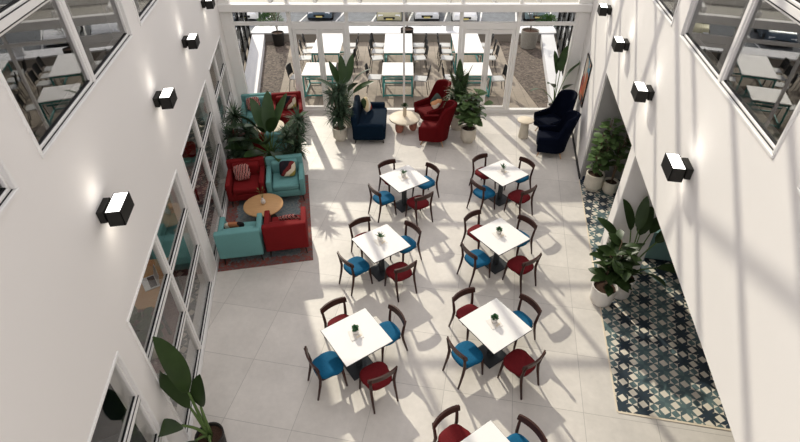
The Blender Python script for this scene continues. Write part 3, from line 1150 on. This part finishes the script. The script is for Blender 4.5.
# ------------------------------------------------------------------ lounge armchairs, rugs, tables
def make_armchair(fab):
    t = thing('armchair', '', 'armchair', group='boxy lounge armchairs on the rugs')
    f = MB(); f.box((0, .02, .24), (.80, .74, .16), bev=.02); f.build('base', fab, t, smooth='auto')
    f = MB(); f.box((0, .07, .385), (.60, .64, .15), bev=.045, seg=3); f.build('seat_cushion', fab, t, smooth='auto')
    f = MB(); f.box((0, -.355, .5), (.84, .13, .62), bev=.03, seg=3); f.build('backrest', fab, t, smooth='auto')
    f = MB(); f.box((0, -.245, .60), (.60, .15, .34), Matrix.Rotation(R(-8), 3, 'X'), bev=.05, seg=3); f.build('back_cushion', fab, t, smooth='auto')
    for sx in (-1, 1):
        f = MB(); f.box((sx * .365, .03, .41), (.11, .78, .42), bev=.025, seg=3); f.build('arm', fab, t, smooth='auto')
        for sy in (-1, 1):
            f = MB(); f.tube([(sx * .34, sy * .33 + .01, .17), (sx * .365, sy * .365 + .01, 0)], [.018, .01], 8); f.build('leg', LEGDARK, t)
    return t
acR, acT = make_armchair(RED), make_armchair(TEAL)
seen = set()
AC = [('T', .53, 7.64, 0, 'teal armchair with its back to the viewer, near lounge group by the left glazing'),
      ('R', 1.41, 7.70, 0, 'red armchair with its back to the viewer, near lounge group by the shade edge'),
      ('R', .52, 9.60, PI, 'red armchair facing the viewer beside the left glazing, near lounge group'),
      ('T', 1.40, 9.57, PI, 'teal armchair facing the viewer beyond the round oak table'),
      ('R', .47, 11.45, 0, 'red armchair mostly hidden behind the lounge plants, far group'),
      ('T', 1.33, 11.42, 0, 'teal armchair facing away behind the right yucca, far group'),
      ('T', .60, 13.22, PI, 'teal armchair in the far left corner near the end glazing'),
      ('R', 1.45, 13.15, PI, 'red armchair facing the viewer in front of the end glazing')]
for key, off, s, rz, lab in AC:
    src = acR if key == 'R' else acT
    p, r_ = LW(s, off, .016), LROT + rz
    if key not in seen:
        seen.add(key)
        src.location = p; src.rotation_euler = (0, 0, r_); src['label'] = lab
    else:
        dup(src, lab, p, r_)
for (s0, s1, o1, lab) in ((7.12, 10.3, 1.88, 'grey-blue rug with worn red border under the near lounge group'), (10.95, 13.95, 1.76, 'red-bordered rug under the far lounge group by the end glazing')):
    f = MB(); f.box(((.03 + o1) / 2, (s0 + s1) / 2, .006), (o1 - .03, s1 - s0, .01))
    m = rug_mat('rug_wool', (.10, .14, .15), (.20, .20, .19), (.21, .045, .032), (.115, .10, .095), .03, o1, s0, s1, .22)
    o = f.build('rug', m, loc=LP, rotz=LROT)
    tag(o, lab, 'rug', 'lounge rugs')

def pillow(label, m, P, rz, tilt, roll=0, d=(.42, .40, .15)):
    f = MB(); f.superell((0, 0, 0), d, .45, 24)
    o = f.build('cushion', m, smooth=True)
    o.location = P
    o.rotation_euler = (tilt, roll, rz)
    tag(o, label, 'cushion', 'loose cushions')
# on chairs facing the viewer (local +y of the chair points at the viewer)
pillow('red and white striped cushion on the red armchair by the glazing', STRIPE_RW, LW(9.63, .45, .67), LROT, R(58), R(-8), (.37, .36, .13))
pillow('dark cushion with cream corner on the teal armchair facing the viewer', BLOCK_DK, LW(9.6, 1.47, .67), LROT + R(8), R(58), R(10), (.37, .36, .13))
pillow('black, brown and cream cushion on the teal armchair facing away', BLOCK_BR, LW(7.63, .44, .68), LROT + PI + R(10), R(55), R(-12), (.38, .36, .13))
pillow('red and cream striped cushion on the red armchair facing away', STRIPE_RW, LW(7.68, 1.50, .68), LROT + PI - R(8), R(55), R(10), (.38, .36, .13))
pillow('striped red and white cushion on the teal armchair in the far corner', STRIPE_RW, LW(13.24, .52, .68), LROT, R(60), R(-6), (.38, .37, .13))
pillow('black and cream cushion on the red armchair at the end glazing', BLOCK_DK, LW(13.15, 1.53, .68), LROT + R(8), R(58), R(6), (.38, .37, .13))

def round_table(label, P, r, h, m):
    t = thing('round_coffee_table', label, 'coffee table', P, 0, 'round oak coffee tables')
    f = MB(); f.lathe([(r - .01, h - .035), (r, h - .028), (r, h - .006), (r - .008, h)], n=48); f.build('table_top', m, t, smooth='auto')
    f = MB(); f.lathe([(.24, 0), (.24, .015), (.06, .03), (.05, .1), (.05, h - .035)], n=24); f.build('pedestal', LEGDARK, t, smooth='auto')
    return t
PC = LW(8.62, .92, .012)
round_table('round oak coffee table among the four near lounge armchairs', PC, .42, .42, OAK)
t = thing('bud_vase', 'small white vase with a dry twig on the oak table', 'vase', PC + Vector((.0, .03, .421)))
f = MB(); f.lathe([(.03, 0), (.05, .03), (.05, .08), (.02, .12), (.022, .15), (.017, .15)], n=18); f.build('vase', WHITEPOT, t, smooth=True)
f = MB()
for k in range(5):
    a = k * 1.3
    f.tube([(0, 0, .1), (.02 * math.cos(a), .02 * math.sin(a), .2), (.06 * math.cos(a), .06 * math.sin(a), .34)], .003, 4)
    f.leaf((.06 * math.cos(a), .06 * math.sin(a), .33), (math.cos(a), math.sin(a), 1.5), .07, .025, n=4)
f.build('twig', STEMG, t)
PC2 = LW(12.3, .95, .012)
round_table('round pale table of the far lounge group, mostly hidden by leaves', PC2, .4, .42, PALEWOOD)

# ------------------------------------------------------------------ navy sofa
t = thing('sofa', 'navy velvet two-seat sofa with its back to the yucca, by the end glazing', 'sofa', (-.95, 12.72, 0), -PI / 2)
f = MB(); f.box((0, .02, .25), (1.46, .84, .2), bev=.03); f.build('base', NAVY, t, smooth='auto')
f = MB(); f.box((0, .08, .40), (1.22, .76, .16), bev=.05, seg=3); f.build('seat_cushion', NAVY, t, smooth='auto')
f = MB(); f.box((0, -.37, .5), (1.5, .16, .62), Matrix.Rotation(R(5), 3, 'X'), bev=.06, seg=3); f.build('backrest', NAVY, t, smooth='auto')
for sx in (-1, 1):
    f = MB(); f.box((sx * .68, -.02, .36), (.15, .84, .46), bev=.05, seg=3)
    f.build('arm', NAVY, t, smooth='auto')
    for sy in (-1, 1):
        f = MB(); f.tube([(sx * .62, sy * .36, .16), (sx * .64, sy * .39, 0)], [.022, .014], 8); f.build('leg', LEGDARK, t)
pillow('cream, red and green cushion standing against the navy sofa back', BLOCK_YL, (-1.06, 13.07, .68), -PI / 2 + PI - R(20), R(62), R(8))

# round pale coffee table with plump terracotta legs
t = thing('round_coffee_table', 'round pale coffee table on plump terracotta legs between sofa and red chairs', 'coffee table', (.02, 12.88, 0))
f = MB(); f.lathe([(.43, .335), (.44, .342), (.44, .372), (.43, .38)], n=48); f.build('table_top', PALEWOOD, t, smooth='auto')
for k in range(3):
    a = R(-130 + 120 * k)
    f = MB(); f.lathe([(.06, 0), (.1, .04), (.115, .12), (.115, .22), (.1, .3), (.07, .336)], (.24 * math.cos(a), .24 * math.sin(a), 0), 20)
    l = f.build('leg', TERRA, t, smooth=True)
    l['label'] = 'plump terracotta leg'
t = thing('potted_plant', 'small green plant in a tall beige vase on the pale coffee table', 'plant', (.02, 12.95, .381))
f = MB(); f.lathe([(.05, 0), (.055, .02), (.05, .22), (.06, .26), (.05, .26)], n=18); f.build('pot', PALEWOOD, t, smooth='auto')
f = MB(); r2 = random.Random(4)
for k in range(46):
    a = k * 2.4; e = r2.uniform(.2, 1.5); d = Vector((math.cos(a) * math.cos(e), math.sin(a) * math.cos(e), math.sin(e)))
    f.leaf(Vector((0, 0, .26)) + d * .03, d, .11, .04, n=4)
f.build('foliage', LEAF_M, t)

# ------------------------------------------------------------------ wing chairs
def make_wing(fab, group):
    t = thing('wing_chair', '', 'armchair', group=group)
    N, K = 40, 12
    def plan(u, o):
        # u in [0,1] around the U, o outward offset
        w, yf, yb = .37 + o, .36, -.08
        Ls = yf - yb
        arc = PI * .5 * (w + (.30 + o)) 
        tot = 2 * Ls + arc
        d = u * tot
        if d < Ls:
            return Vector((-w, yf - d, 0)), 0.0
        if d > tot - Ls:
            return Vector((w, yf - (tot - d), 0)), 0.0
        a = (d - Ls) / arc * PI
        return Vector((-w * math.cos(a), yb - (.30 + o) * math.sin(a), 0)), math.sin(a)
    def top(u):
        k = abs(u - .5) * 2       # 0 at back, 1 at arm fronts
        if k < .36:
            return 1.16 - .06 * (k / .36) ** 2
        if k < .56:
            q = (k - .36) / .20
            q = q * q * (3 - 2 * q)
            return 1.10 + (.60 - 1.10) * q
        return .60 - .05 * (k - .56) / .44
    def pt(u, v, o):
        p, b = plan(u, o)
        zt = top(u)
        z = .17 + (zt - .17) * v
        rise = max(0, z - .45)
        k = abs(u - .5) * 2
        lean = -.24 * rise * max(0, 1 - k * .9)
        flare = -.34 * rise
        tuck = -.07 * max(0, (.45 - z)) / .28
        q = Vector((p.x * (1 + flare * .5 + tuck), p.y * (1 + tuck) + lean, z))
        return q
    rows = []
    for i in range(N + 1):
        u = i / N
        ring = [pt(u, j / K, .045) for j in range(K + 1)]
        tp = (pt(u, 1, .045) + pt(u, 1, -.045)) / 2 + Vector((0, 0, .03))
        ring.append(tp)
        ring += [pt(u, 1 - j / K, -.045) for j in range(K + 1)]
        rows.append(ring + [ring[0]])
    f = MB(); f.grid(rows)
    bmesh.ops.remove_doubles(f.bm, verts=f.bm.verts, dist=1e-6)
    bmesh.ops.holes_fill(f.bm, edges=[e for e in f.bm.edges if e.is_boundary], sides=0)
    f.build('back_shell', fab, t, smooth='auto')
    f = MB(); f.box((0, .02, .24), (.66, .62, .15), bev=.04, seg=2); f.build('base', fab, t, smooth='auto')
    f = MB(); f.box((0, .06, .385), (.63, .64, .16), bev=.055, seg=3); f.build('seat_cushion', fab, t, smooth='auto')
    for sx in (-1, 1):
        for sy in (-1, 1):
            f = MB(); f.tube([(sx * .24, sy * .24, .18), (sx * .31, sy * .31, 0)], [.02, .011], 8); f.build('leg', LEGWOOD, t)
    return t
w0 = make_wing(WINERED, 'red wing chairs by the end glazing')
w0['label'] = 'red wing chair with an orange cushion, farther of the red pair'
w0.location = (.80, 13.3, 0); w0.rotation_euler = (0, 0, face(-1, -.55))
dup(w0, 'red wing chair seen from its side, nearer of the red pair', (.82, 12.2, 0), face(-1, .22))
pillow('orange, cream and dark green cushion on the farther red wing chair', BLOCK_OR, (.92, 13.3, .66), face(-1, -.55) + PI + R(-10), R(60), R(12))
w1 = make_wing(DEEPNAVY, 'navy wing chairs by the right wall')
w1['label'] = 'navy wing chair, farther of the two against the right wall'
w1.location = (4.16, 12.62, 0); w1.rotation_euler = (0, 0, face(-1, -.45))
dup(w1, 'navy wing chair, nearer of the two against the right wall', (3.88, 11.6, 0), face(-1, .25))
t = thing('side_table', 'small round cream side table with a conical foot, left of the navy chairs', 'side table', (3.34, 12.42, 0))
f = MB(); f.lathe([(.215, .5), (.225, .506), (.225, .528), (.215, .535)], n=32); f.build('table_top', PALEWOOD, t, smooth='auto')
f = MB(); f.lathe([(.13, 0), (.14, .02), (.10, .5)], n=28); f.build('pedestal', CREAMPOT, t, smooth='auto')

# ------------------------------------------------------------------ art on the right wall
t = thing('wall_art', 'framed upright abstract painting on the right wall behind the navy chairs', 'picture', RW(12.66, -.002, 1.64), RROT)
f = MB()
for (y, z, a, b) in ((0, .56, .84, .025), (0, -.56, .84, .025), (.41, 0, .025, 1.14), (-.41, 0, .025, 1.14)):
    f.box((-.015, y, z), (.03, a, b))
f.build('picture_frame', BLACK, t)
m = bpy.data.materials.new('abstract_paint')
h = NT(m)
v = h.coord(scale=(1, 1, .8))
vo = h.new('ShaderNodeTexVoronoi')
vo.inputs['Scale'].default_value = 5
nz = h.new('ShaderNodeTexNoise'); nz.inputs['Scale'].default_value = 3
h.link(v, nz.inputs['Vector'])
mxv = h.new('ShaderNodeMix', data_type='VECTOR'); mxv.inputs[0].default_value = .5
h.link(v, mxv.inputs[4]); h.link(nz.outputs['Color'], mxv.inputs[5])
h.link(mxv.outputs[1], vo.inputs['Vector'])
sp_ = h.new('ShaderNodeSeparateColor'); h.link(vo.outputs['Color'], sp_.inputs[0])
rp = h.new('ShaderNodeValToRGB'); rp.color_ramp.interpolation = 'CONSTANT'
cols = [(.62, .52, .40), (.45, .06, .03), (.02, .02, .025), (.65, .58, .48), (.55, .16, .06), (.10, .28, .38), (.30, .16, .10)]
els = rp.color_ramp.elements
els[0].color = (*cols[0], 1); els[1].position = 1 / 7; els[1].color = (*cols[1], 1)
for k in range(2, 7):
    e = els.new(k / 7); e.color = (*cols[k], 1)
h.link(sp_.outputs[0], rp.inputs[0]); h.link(rp.outputs[0], h.b.inputs['Base Color'])
f = MB(); f.box((-.012, 0, 0), (.014, .80, 1.1)); f.build('canvas', m, t)

# teal sideboard inside the corridor
t = thing('sideboard', 'low teal sideboard along the back of the tiled corridor', 'cabinet', RP, RROT)
f = MB(); f.box((1.4, 9.0, .36), (.84, 2.66, .64), bev=.01, seg=1); f.build('body', TEALPANEL, t)
f = MB(); f.box((1.4, 9.0, .7), (.88, 2.7, .03), bev=.006, seg=1); f.build('worktop', TEALPANEL, t)
f = MB(); f.box((1.4, 9.0, .023), (.78, 2.6, .034)); f.build('plinth', NAVYBASE, t)
for k in range(4):
    f = MB(); f.box((.975, 9.0 - .99 + .66 * k, .36), (.016, .63, .58), bev=.004, seg=1); d = f.build('door', TEALPANEL, t)
    f = MB(); f.box((.958, 9.0 - .99 + .66 * k + .25, .5), (.02, .02, .12)); f.build('handle', DARKMETAL, d)

# ------------------------------------------------------------------ rooms behind the left glazing
def fill_panel(label, P, rot):  # added glowing panels that brighten the glazed rooms, not known fittings
    t = thing('added_fill_panel', label, 'fill light', P, rot, 'added fill panels in the glazed rooms')
    f = MB(); f.box((0, 0, -.02), (.64, 1.24, .04)); f.build('housing', FRAME, t)
    f = MB(); f.box((0, 0, -.045), (.56, 1.16, .012)); f.build('diffuser', emis('fill_panel_glow', (1, .96, .9), 3.5), t)
for s, d in ((1.6, 'nearest'), (5.2, 'second'), (8.8, 'third'), (12.2, 'farthest')):
    fill_panel('added white fill panel in the left rooms, %s from the viewer' % d, LW(s, -1.9, 2.67), LROT)
t = thing('desk', 'oak desk with a laptop behind the left glazing', 'desk', LW(6.22, -.86, .012), LROT)
f = MB(); f.box((0, 0, .735), (.62, 1.2, .03), bev=.005, seg=1); f.build('desk_top', OAK, t)
for sx in (-1, 1):
    for sy in (-1, 1):
        f = MB(); f.bar((sx * .26, sy * .54, 0), (sx * .26, sy * .54, .72), .04); f.build('leg', LEGDARK, t)
t = thing('laptop', 'open silver laptop on the oak desk behind glass', 'laptop', LW(6.2, -.80, .763), LROT + R(-65))
f = MB(); f.box((0, 0, .009), (.34, .24, .016), bev=.003, seg=1); f.mi = 1; f.box((0, .03, .018), (.29, .11, .003)); f.build('keyboard_base', [LAPTOP, KEYS], t)
f = MB(); f.box((0, .125, .12), (.34, .01, .22), Matrix.Rotation(R(-14), 3, 'X'), bev=.002, seg=1); f.build('screen', LAPTOP, t)
t = thing('potted_plant', 'leafy green plant behind the glazing next to the oak desk', 'plant', LW(5.32, -.8, .012))
pot(t, .16, .19, .36, CREAMPOT); bushy(t, .36, [(.1, .05, 1.0), (-.15, .1, .85), (.05, -.15, .9), (.2, -.05, .75)], 14, .2, .15, LEAF_M, 30, .12)
t = thing('bench', 'long teal upholstered bench inside the left room beyond the desk', 'bench', LW(7.95, -.75, .003), LROT)
f = MB(); f.box((0, 0, .24), (.66, 1.5, .34), bev=.04, seg=3); f.build('seat', TEAL, t, smooth='auto')
f = MB(); f.box((-.30, 0, .58), (.14, 1.5, .5), bev=.05, seg=3); f.build('backrest', TEAL, t, smooth='auto')
for sx in (-1, 1):
    for sy in (-1, 1):
        f = MB(); f.bar((sx * .26, sy * .68, 0), (sx * .26, sy * .68, .09), .04); f.build('leg', LEGDARK, t)
t = thing('cafe_table', 'pale wooden table behind the left glazing beyond the teal bench', 'table', LW(9.25, -.95, .003), LROT)
f = MB(); f.box((0, 0, .46), (.7, .9, .03), bev=.005, seg=1); f.build('table_top', BEIGEWOOD, t)
for sx in (-1, 1):
    for sy in (-1, 1):
        f = MB(); f.bar((sx * .3, sy * .4, 0), (sx * .3, sy * .4, .45), .035); f.build('leg', LEGDARK, t)
pillow('small red cushion on the floor seat behind the left glazing', RED, LW(11.05, -.98, .60), LROT, R(50), 0, (.44, .40, .16))
t = thing('pouf', 'low teal pouf under the red cushion behind the left glazing', 'pouf', LW(11.1, -1.0, .003))
f = MB(); f.lathe([(.3, 0), (.36, .05), (.36, .36), (.32, .42)], n=28); f.build('body', TEAL, t, smooth='auto')
t = thing('lounge_chair', 'dark navy lounge chair on a grey rug behind the nearest left glazing', 'armchair', LW(4.15, -1.15, .0125), LROT + R(200))
f = MB(); f.box((0, .02, .3), (.8, .74, .26), bev=.05, seg=3); f.build('seat', DEEPNAVY, t, smooth='auto')
f = MB(); f.box((0, -.33, .56), (.8, .16, .56), bev=.06, seg=3); f.build('backrest', DEEPNAVY, t, smooth='auto')
for sx in (-1, 1):
    f = MB(); f.box((sx * .36, .02, .42), (.12, .7, .34), bev=.05, seg=3); f.build('arm', DEEPNAVY, t, smooth='auto')
    for sy in (-1, 1):
        f = MB(); f.tube([(sx * .3, sy * .28, .18), (sx * .33, sy * .31, 0)], .015, 6); f.build('leg', LEGDARK, t)
f = MB(); f.box((-1.35, 3.7, .004), (1.6, 2.0, .008)); o = f.build('rug', GREYRUG, loc=LP + Vector((0, 0, .003)), rotz=LROT)
tag(o, 'plain grey rug under the navy lounge chair behind glass', 'rug')
f = MB(); f.box((-.85, 6.0, .004), (.9, 2.2, .008)); o = f.build('rug', MAROONRUG, loc=LP + Vector((0, 0, .003)), rotz=LROT)
tag(o, 'maroon rug under the oak desk behind the left glazing', 'rug')

# ------------------------------------------------------------------ terrace
f = MB(); f.box((0, 17.7, -.06), (13, 7.2, .1)); struct(f.build('terrace_paving', PAVE))
def strip(name, poly, z0, z1, m):
    f = MB(); f.prism(poly, z0, z1)
    return f.build(name, m)
o = strip('gravel', [(-4.55, 14.15), (-3.95, 14.15), (-4.6, 20.35), (-5.75, 20.35)], -.01, .008, GRAVEL); o['kind'] = 'stuff'; tag(o, 'brown gravel strip along the left terrace ledge', 'gravel')
o = strip('gravel', [(4.2, 14.15), (4.55, 14.15), (5.6, 20.35), (3.85, 20.35), (3.8, 17.4)], -.01, .008, GRAVEL); o['kind'] = 'stuff'; tag(o, 'brown gravel bed along the right terrace ledge', 'gravel')
LEDGE = mat('white_ledge', (.72, .72, .73), .6)
for sx, (a, b) in ((-1, (-4.5, -5.72)), (1, (4.48, 5.62))):
    f = MB(); f.prism([(a, 14.12), (a + sx * .5, 14.12), (b + sx * .5, 20.9), (b, 20.9)], -.02, .3)
    struct(f.build('ledge_left' if sx < 0 else 'ledge_right', LEDGE))
    # low glazed side wing beyond the ledge
    w = sempty('window_wing_left' if sx < 0 else 'window_wing_right')
    fr, pn = MB(), MB()
    for k in range(6):
        u = k / 5
        x = a + sx * .62 + (b - a) * u
        y = 14.2 + 6.6 * u
        fr.box((x, y, 1.05), (.06, .08, 2.1))
    for z, hh in ((.34, .1), (1.2, .05), (2.08, .14)):
        fr.bar((a + sx * .62, 14.2, z), (b + sx * .62, 20.8, z), .07, hh)
    fr.build('window_frame', BLACK, w)
    pn.bar((a + sx * .66, 14.2, 1.1), (b + sx * .66, 20.8, 1.1), .012, 1.9)
    pn.build('window_pane', GLASS_UP, w)
    f = MB(); f.bar((a + sx * 1.6, 14.2, .9), (b + sx * 1.6, 20.8, .9), .2, 2.2)
    struct(f.build('wall_wing_left' if sx < 0 else 'wall_wing_right', LEDGE))
f = MB(); f.box((0, 20.8, .13), (12.4, .8, .3)); struct(f.build('wall_parapet', mat('parapet_stone', (.30, .27, .24), .9)))
f = MB(); f.box((0, 20.8, .32), (12.4, .86, .06), bev=.01, seg=1)
f.build('trim_parapet_cap', LEDGE); struct(bpy.data.objects['trim_parapet_cap'])
for k, x in enumerate((-2.45, 1.85)):
    f = MB(); f.box((x, 20.7, .5), (.3, .16, .36), bev=.01, seg=1)
    struct(f.build('trim_parapet_post', LEDGE))

def make_ttable(w, l):
    t = thing('terrace_table', '', 'table')
    f = MB(); f.box((0, 0, .735), (w, l, .03), bev=.004, seg=1); f.build('table_top', WHITE_TOP, t)
    f = MB()
    for sx in (-1, 1):
        f.box((sx * (w / 2 - .04), 0, .69), (.04, l - .04, .05))
        f.box((sx * (w / 2 - .04), 0, .06), (.04, l - .04, .04))
    for sy in (-1, 1):
        f.box((0, sy * (l / 2 - .04), .69), (w - .04, .04, .05))
        f.box((0, sy * (l / 2 - .04), .06), (w - .04, .04, .04))
    f.box((0, 0, .4), (w - .08, .04, .04))
    f.build('frame', TEALMETAL, t)
    for sx in (-1, 1):
        for sy in (-1, 1):
            f = MB(); f.box((sx * (w / 2 - .04), sy * (l / 2 - .04), .36), (.045, .045, .72)); f.build('leg', TEALMETAL, t)
    return t
def make_tchair():
    t = thing('terrace_chair', '', 'chair', group='black terrace chairs')
    f = MB(); f.box((0, 0, .45), (.42, .42, .035), bev=.012, seg=2); f.build('seat', CHAIRGREY, t)
    f = MB()
    rows = []
    for i in range(9):
        u = -1 + i / 4
        rows.append([Vector((u * .21, -.21 - .04 * (1 - u * u) - .05 * v - dy, .52 + .32 * v)) for v, dy in ((0, 0), (.5, 0), (1, 0), (1, .016), (.5, .016), (0, .016), (0, 0))])
    f.grid(rows)
    bmesh.ops.remove_doubles(f.bm, verts=f.bm.verts, dist=1e-5)
    bmesh.ops.holes_fill(f.bm, edges=[e for e in f.bm.edges if e.is_boundary], sides=0)
    f.build('backrest', BLACK, t)
    for sx in (-1, 1):
        f = MB(); f.tube([(sx * .19, .18, .44), (sx * .22, .22, 0)], .011, 6); f.build('leg', BLACK, t)
        f = MB(); f.tube([(sx * .2, -.24, .6), (sx * .19, -.19, .44), (sx * .22, -.26, 0)], .011, 6); f.build('leg', BLACK, t)
    return t
cols3 = [(-2.72, 'left'), (-.2, 'middle'), (2.27, 'right')]
tA, tB, tc = make_ttable(1.0, 1.08), make_ttable(1.0, 2.05), make_tchair()
tA['group'] = 'short terrace tables'; tB['group'] = 'long terrace tables'
fA = fB = fC = True
for x, nm in cols3:
    lab = 'short white terrace table on teal legs outside, %s column, nearest the glass' % nm
    if fA:
        fA = False; tA.location = (x, 15.58, -.01); tA['label'] = lab
    else:
        dup(tA, lab, (x, 15.58, -.01), 0)
    lab = 'long white terrace table on teal legs outside, %s column, near the parapet' % nm
    if fB:
        fB = False; tB.location = (x, 18.05, -.01); tB['label'] = lab
    else:
        dup(tB, lab, (x, 18.05, -.01), 0)
    spots = [(-1, 15.62, 'short table', 'single '), (1, 15.5, 'short table', 'single ')]
    for sx in (-1, 1):
        for k, d in ((0, 'nearest'), (1, 'middle'), (2, 'farthest')):
            spots.append((sx, 17.35 + .66 * k, 'long table', d + ' '))
    for sx, y, wh, d in spots:
        side = 'left' if sx < 0 else 'right'
        lab = 'black terrace chair, %son %s side of the %s, %s column' % (d, side, wh, nm)
        p = (x + sx * .75, y, -.01)
        rz = face(-sx, rnd.uniform(-.2, .2))
        if fC:
            fC = False; tc.location = p; tc.rotation_euler = (0, 0, rz); tc['label'] = lab
        else:
            dup(tc, lab, p, rz)
for (x, y, r, hh, m, lab) in ((-4.98, 19.95, .24, .5, BLACKPOT, 'black round planter at the left end of the parapet'), (.12, 20.15, .26, .6, BLACKPOT, 'black round planter at the parapet behind the middle table'), (4.9, 19.7, .34, .66, GREYPOT, 'grey stone planter on the gravel at the right')):
    t = thing('planter', lab, 'planter', (x, y, -.01 if abs(x) < 4 else .0085))
    pot(t, r * .86, r, hh, m)
    f = MB(); r2 = random.Random(int(y * 10))
    for k in range(7):
        a = k * 2.4
        f.tube([(0, 0, hh - .05), (.06 * math.cos(a), .06 * math.sin(a), hh + .4), (.25 * math.cos(a), .25 * math.sin(a), hh + .9)], .008, 5)
    f.build('stem', BARK, t)
    f = MB()
    for k in range(60):
        a = k * 2.4; u = r2.uniform(.5, 1)
        f.leaf((.25 * u * math.cos(a), .25 * u * math.sin(a), hh + .9 * u), (math.cos(a), math.sin(a), .5), .12, .04, n=4)
    f.build('foliage', LEAF_M, t)

# ------------------------------------------------------------------ car park below the terrace
GZ = -4.2
f = MB(); f.box((0, 46, GZ - .1), (110, 60, .2)); struct(f.build('ground_car_park', ASPH))
f = MB()
for k in range(-6, 8):
    x = .45 + 2.62 * k
    f.bar((x - .35, 36.2, GZ + .004), (x + .55, 41.5, GZ + .004), .12, .008)
    f.bar((x - .35, 47.2, GZ + .004), (x + .55, 52.5, GZ + .004), .12, .008)
struct(f.build('trim_bay_lines', LINE))
PAVE2 = mat('pavement', (.42, .41, .39), .85)
f = MB(); f.box((0, 33.4, GZ + .05), (90, 3.0, .1)); struct(f.build('ground_pavement', PAVE2))
f = MB(); f.box((0, 62, GZ + 2.4), (90, .5, 5)); struct(f.build('wall_far_building', mat('far_facade', (.33, .33, .34), .8, noise_amt=.3, noise_scale=1.2)))

def car(label, x, y, body, rz=PI):
    t = thing('car', label, 'car', (x, y, GZ), rz, 'parked cars beyond the terrace')
    # side profile in (y along car, z); front at +y
    W = 1.8
    def loft(name, m, secs, parent):
        f = MB(); rows = []
        for (yy, z0, z1, w0, w1) in secs:
            rows.append([Vector((-w0 / 2, yy, z0)), Vector((w0 / 2, yy, z0)), Vector((w0 / 2 + .02, yy, (z0 + z1) / 2)), Vector((w1 / 2, yy, z1)), Vector((0, yy, z1 + .03)), Vector((-w1 / 2, yy, z1)), Vector((-w0 / 2 - .02, yy, (z0 + z1) / 2)), Vector((-w0 / 2, yy, z0))])
        f.grid(rows)
        bmesh.ops.remove_doubles(f.bm, verts=f.bm.verts, dist=1e-5)
        bmesh.ops.holes_fill(f.bm, edges=[e for e in f.bm.edges if e.is_boundary], sides=0)
        return f.build(name, m, parent, smooth='auto')
    b = loft('body', body, [(2.1, .32, .58, 1.45, 1.3), (2.0, .25, .72, 1.68, 1.45), (1.5, .22, .86, W, 1.55), (.95, .22, .93, W, 1.6), (-.2, .22, .95, W, 1.62), (-1.4, .22, .97, W, 1.6), (-1.95, .25, .92, 1.72, 1.5), (-2.1, .36, .7, 1.5, 1.35)], t)
    loft('windows', mat('car_glass', (.02, .025, .03), .12), [(1.0, .9, .93, 1.5, 1.5), (.35, .9, 1.36, 1.52, 1.2), (-1.2, .9, 1.38, 1.52, 1.2), (-1.8, .9, .96, 1.46, 1.4)], t)
    loft('roof', body, [(.4, 1.36, 1.39, 1.2, 1.1), (-.4, 1.38, 1.45, 1.24, 1.12), (-1.25, 1.36, 1.4, 1.2, 1.1)], t)
    for sx in (-1, 1):
        f = MB(); f.box((sx * .6, 2.0, .62), (.34, .14, .12), bev=.03, seg=2); f.build('headlight', mat('headlight_glass', (.75, .77, .8), .15), b)
        for yy in (1.35, -1.3):
            f = MB(); f.tube([(sx * .72, yy, .33), (sx * .92, yy, .33)], .33, 18); f.build('wheel', BLACK, t)
        f = MB(); f.box((sx * .98, .75, .95), (.2, .1, .13), bev=.03); f.build('mirror', body, t)
    f = MB(); f.box((0, 2.07, .46), (.8, .1, .16), bev=.02); f.build('grille', BLACK, b)
    f = MB(); f.box((0, 2.125, .40), (.46, .02, .1)); f.build('number_plate', mat('plate_blank', (.65, .55, .2), .5), b)
carm = lambda n, c: mat(n, c, .25, .2)
car('dark blue-grey car parked at the left beyond the terrace parapet', -6.1, 39.2, carm('slate_paint', (.07, .10, .13)))
car('olive beige car parked beyond the parapet, left of centre', -1.05, 38.6, carm('olive_paint', (.38, .36, .24)))
car('silver car with dark windscreen parked beyond the parapet, right of centre', 1.65, 39.0, carm('silver_paint', (.62, .63, .63)))
car('white car parked beyond the parapet at the right', 4.35, 38.6, carm('white_paint', (.80, .80, .78)))
car('teal grey car parked far right beyond the terrace', 9.6, 39.0, carm('teal_grey_paint', (.14, .19, .20)))
car('white car parked far left beyond the terrace', -11.4, 39.0, carm('white_paint_b', (.78, .78, .76)))
# shrubs by the car park
for (x, y, rr, lab) in ((-9.1, 35.0, .9, 'green shrub on the pavement at the left beyond the terrace'), (9.7, 34.6, .8, 'green shrub on the pavement at the right beyond the terrace')):
    t = thing('shrub', lab, 'shrub', (x, y, GZ + .1))
    f = MB(); r2 = random.Random(int(x * 10))
    for k in range(420):
        d = Vector((r2.gauss(0, 1), r2.gauss(0, 1), abs(r2.gauss(0, 1)))).normalized()
        f.leaf(d * rr * r2.uniform(.7, 1) + Vector((0, 0, .25)), d + Vector((0, 0, .3)), .22, .1, n=3)
    f.build('foliage', HEDGE, t)
    f = MB(); f.tube([(0, 0, 0), (0, 0, .5)], .05, 8); f.build('stem', BARK, t)
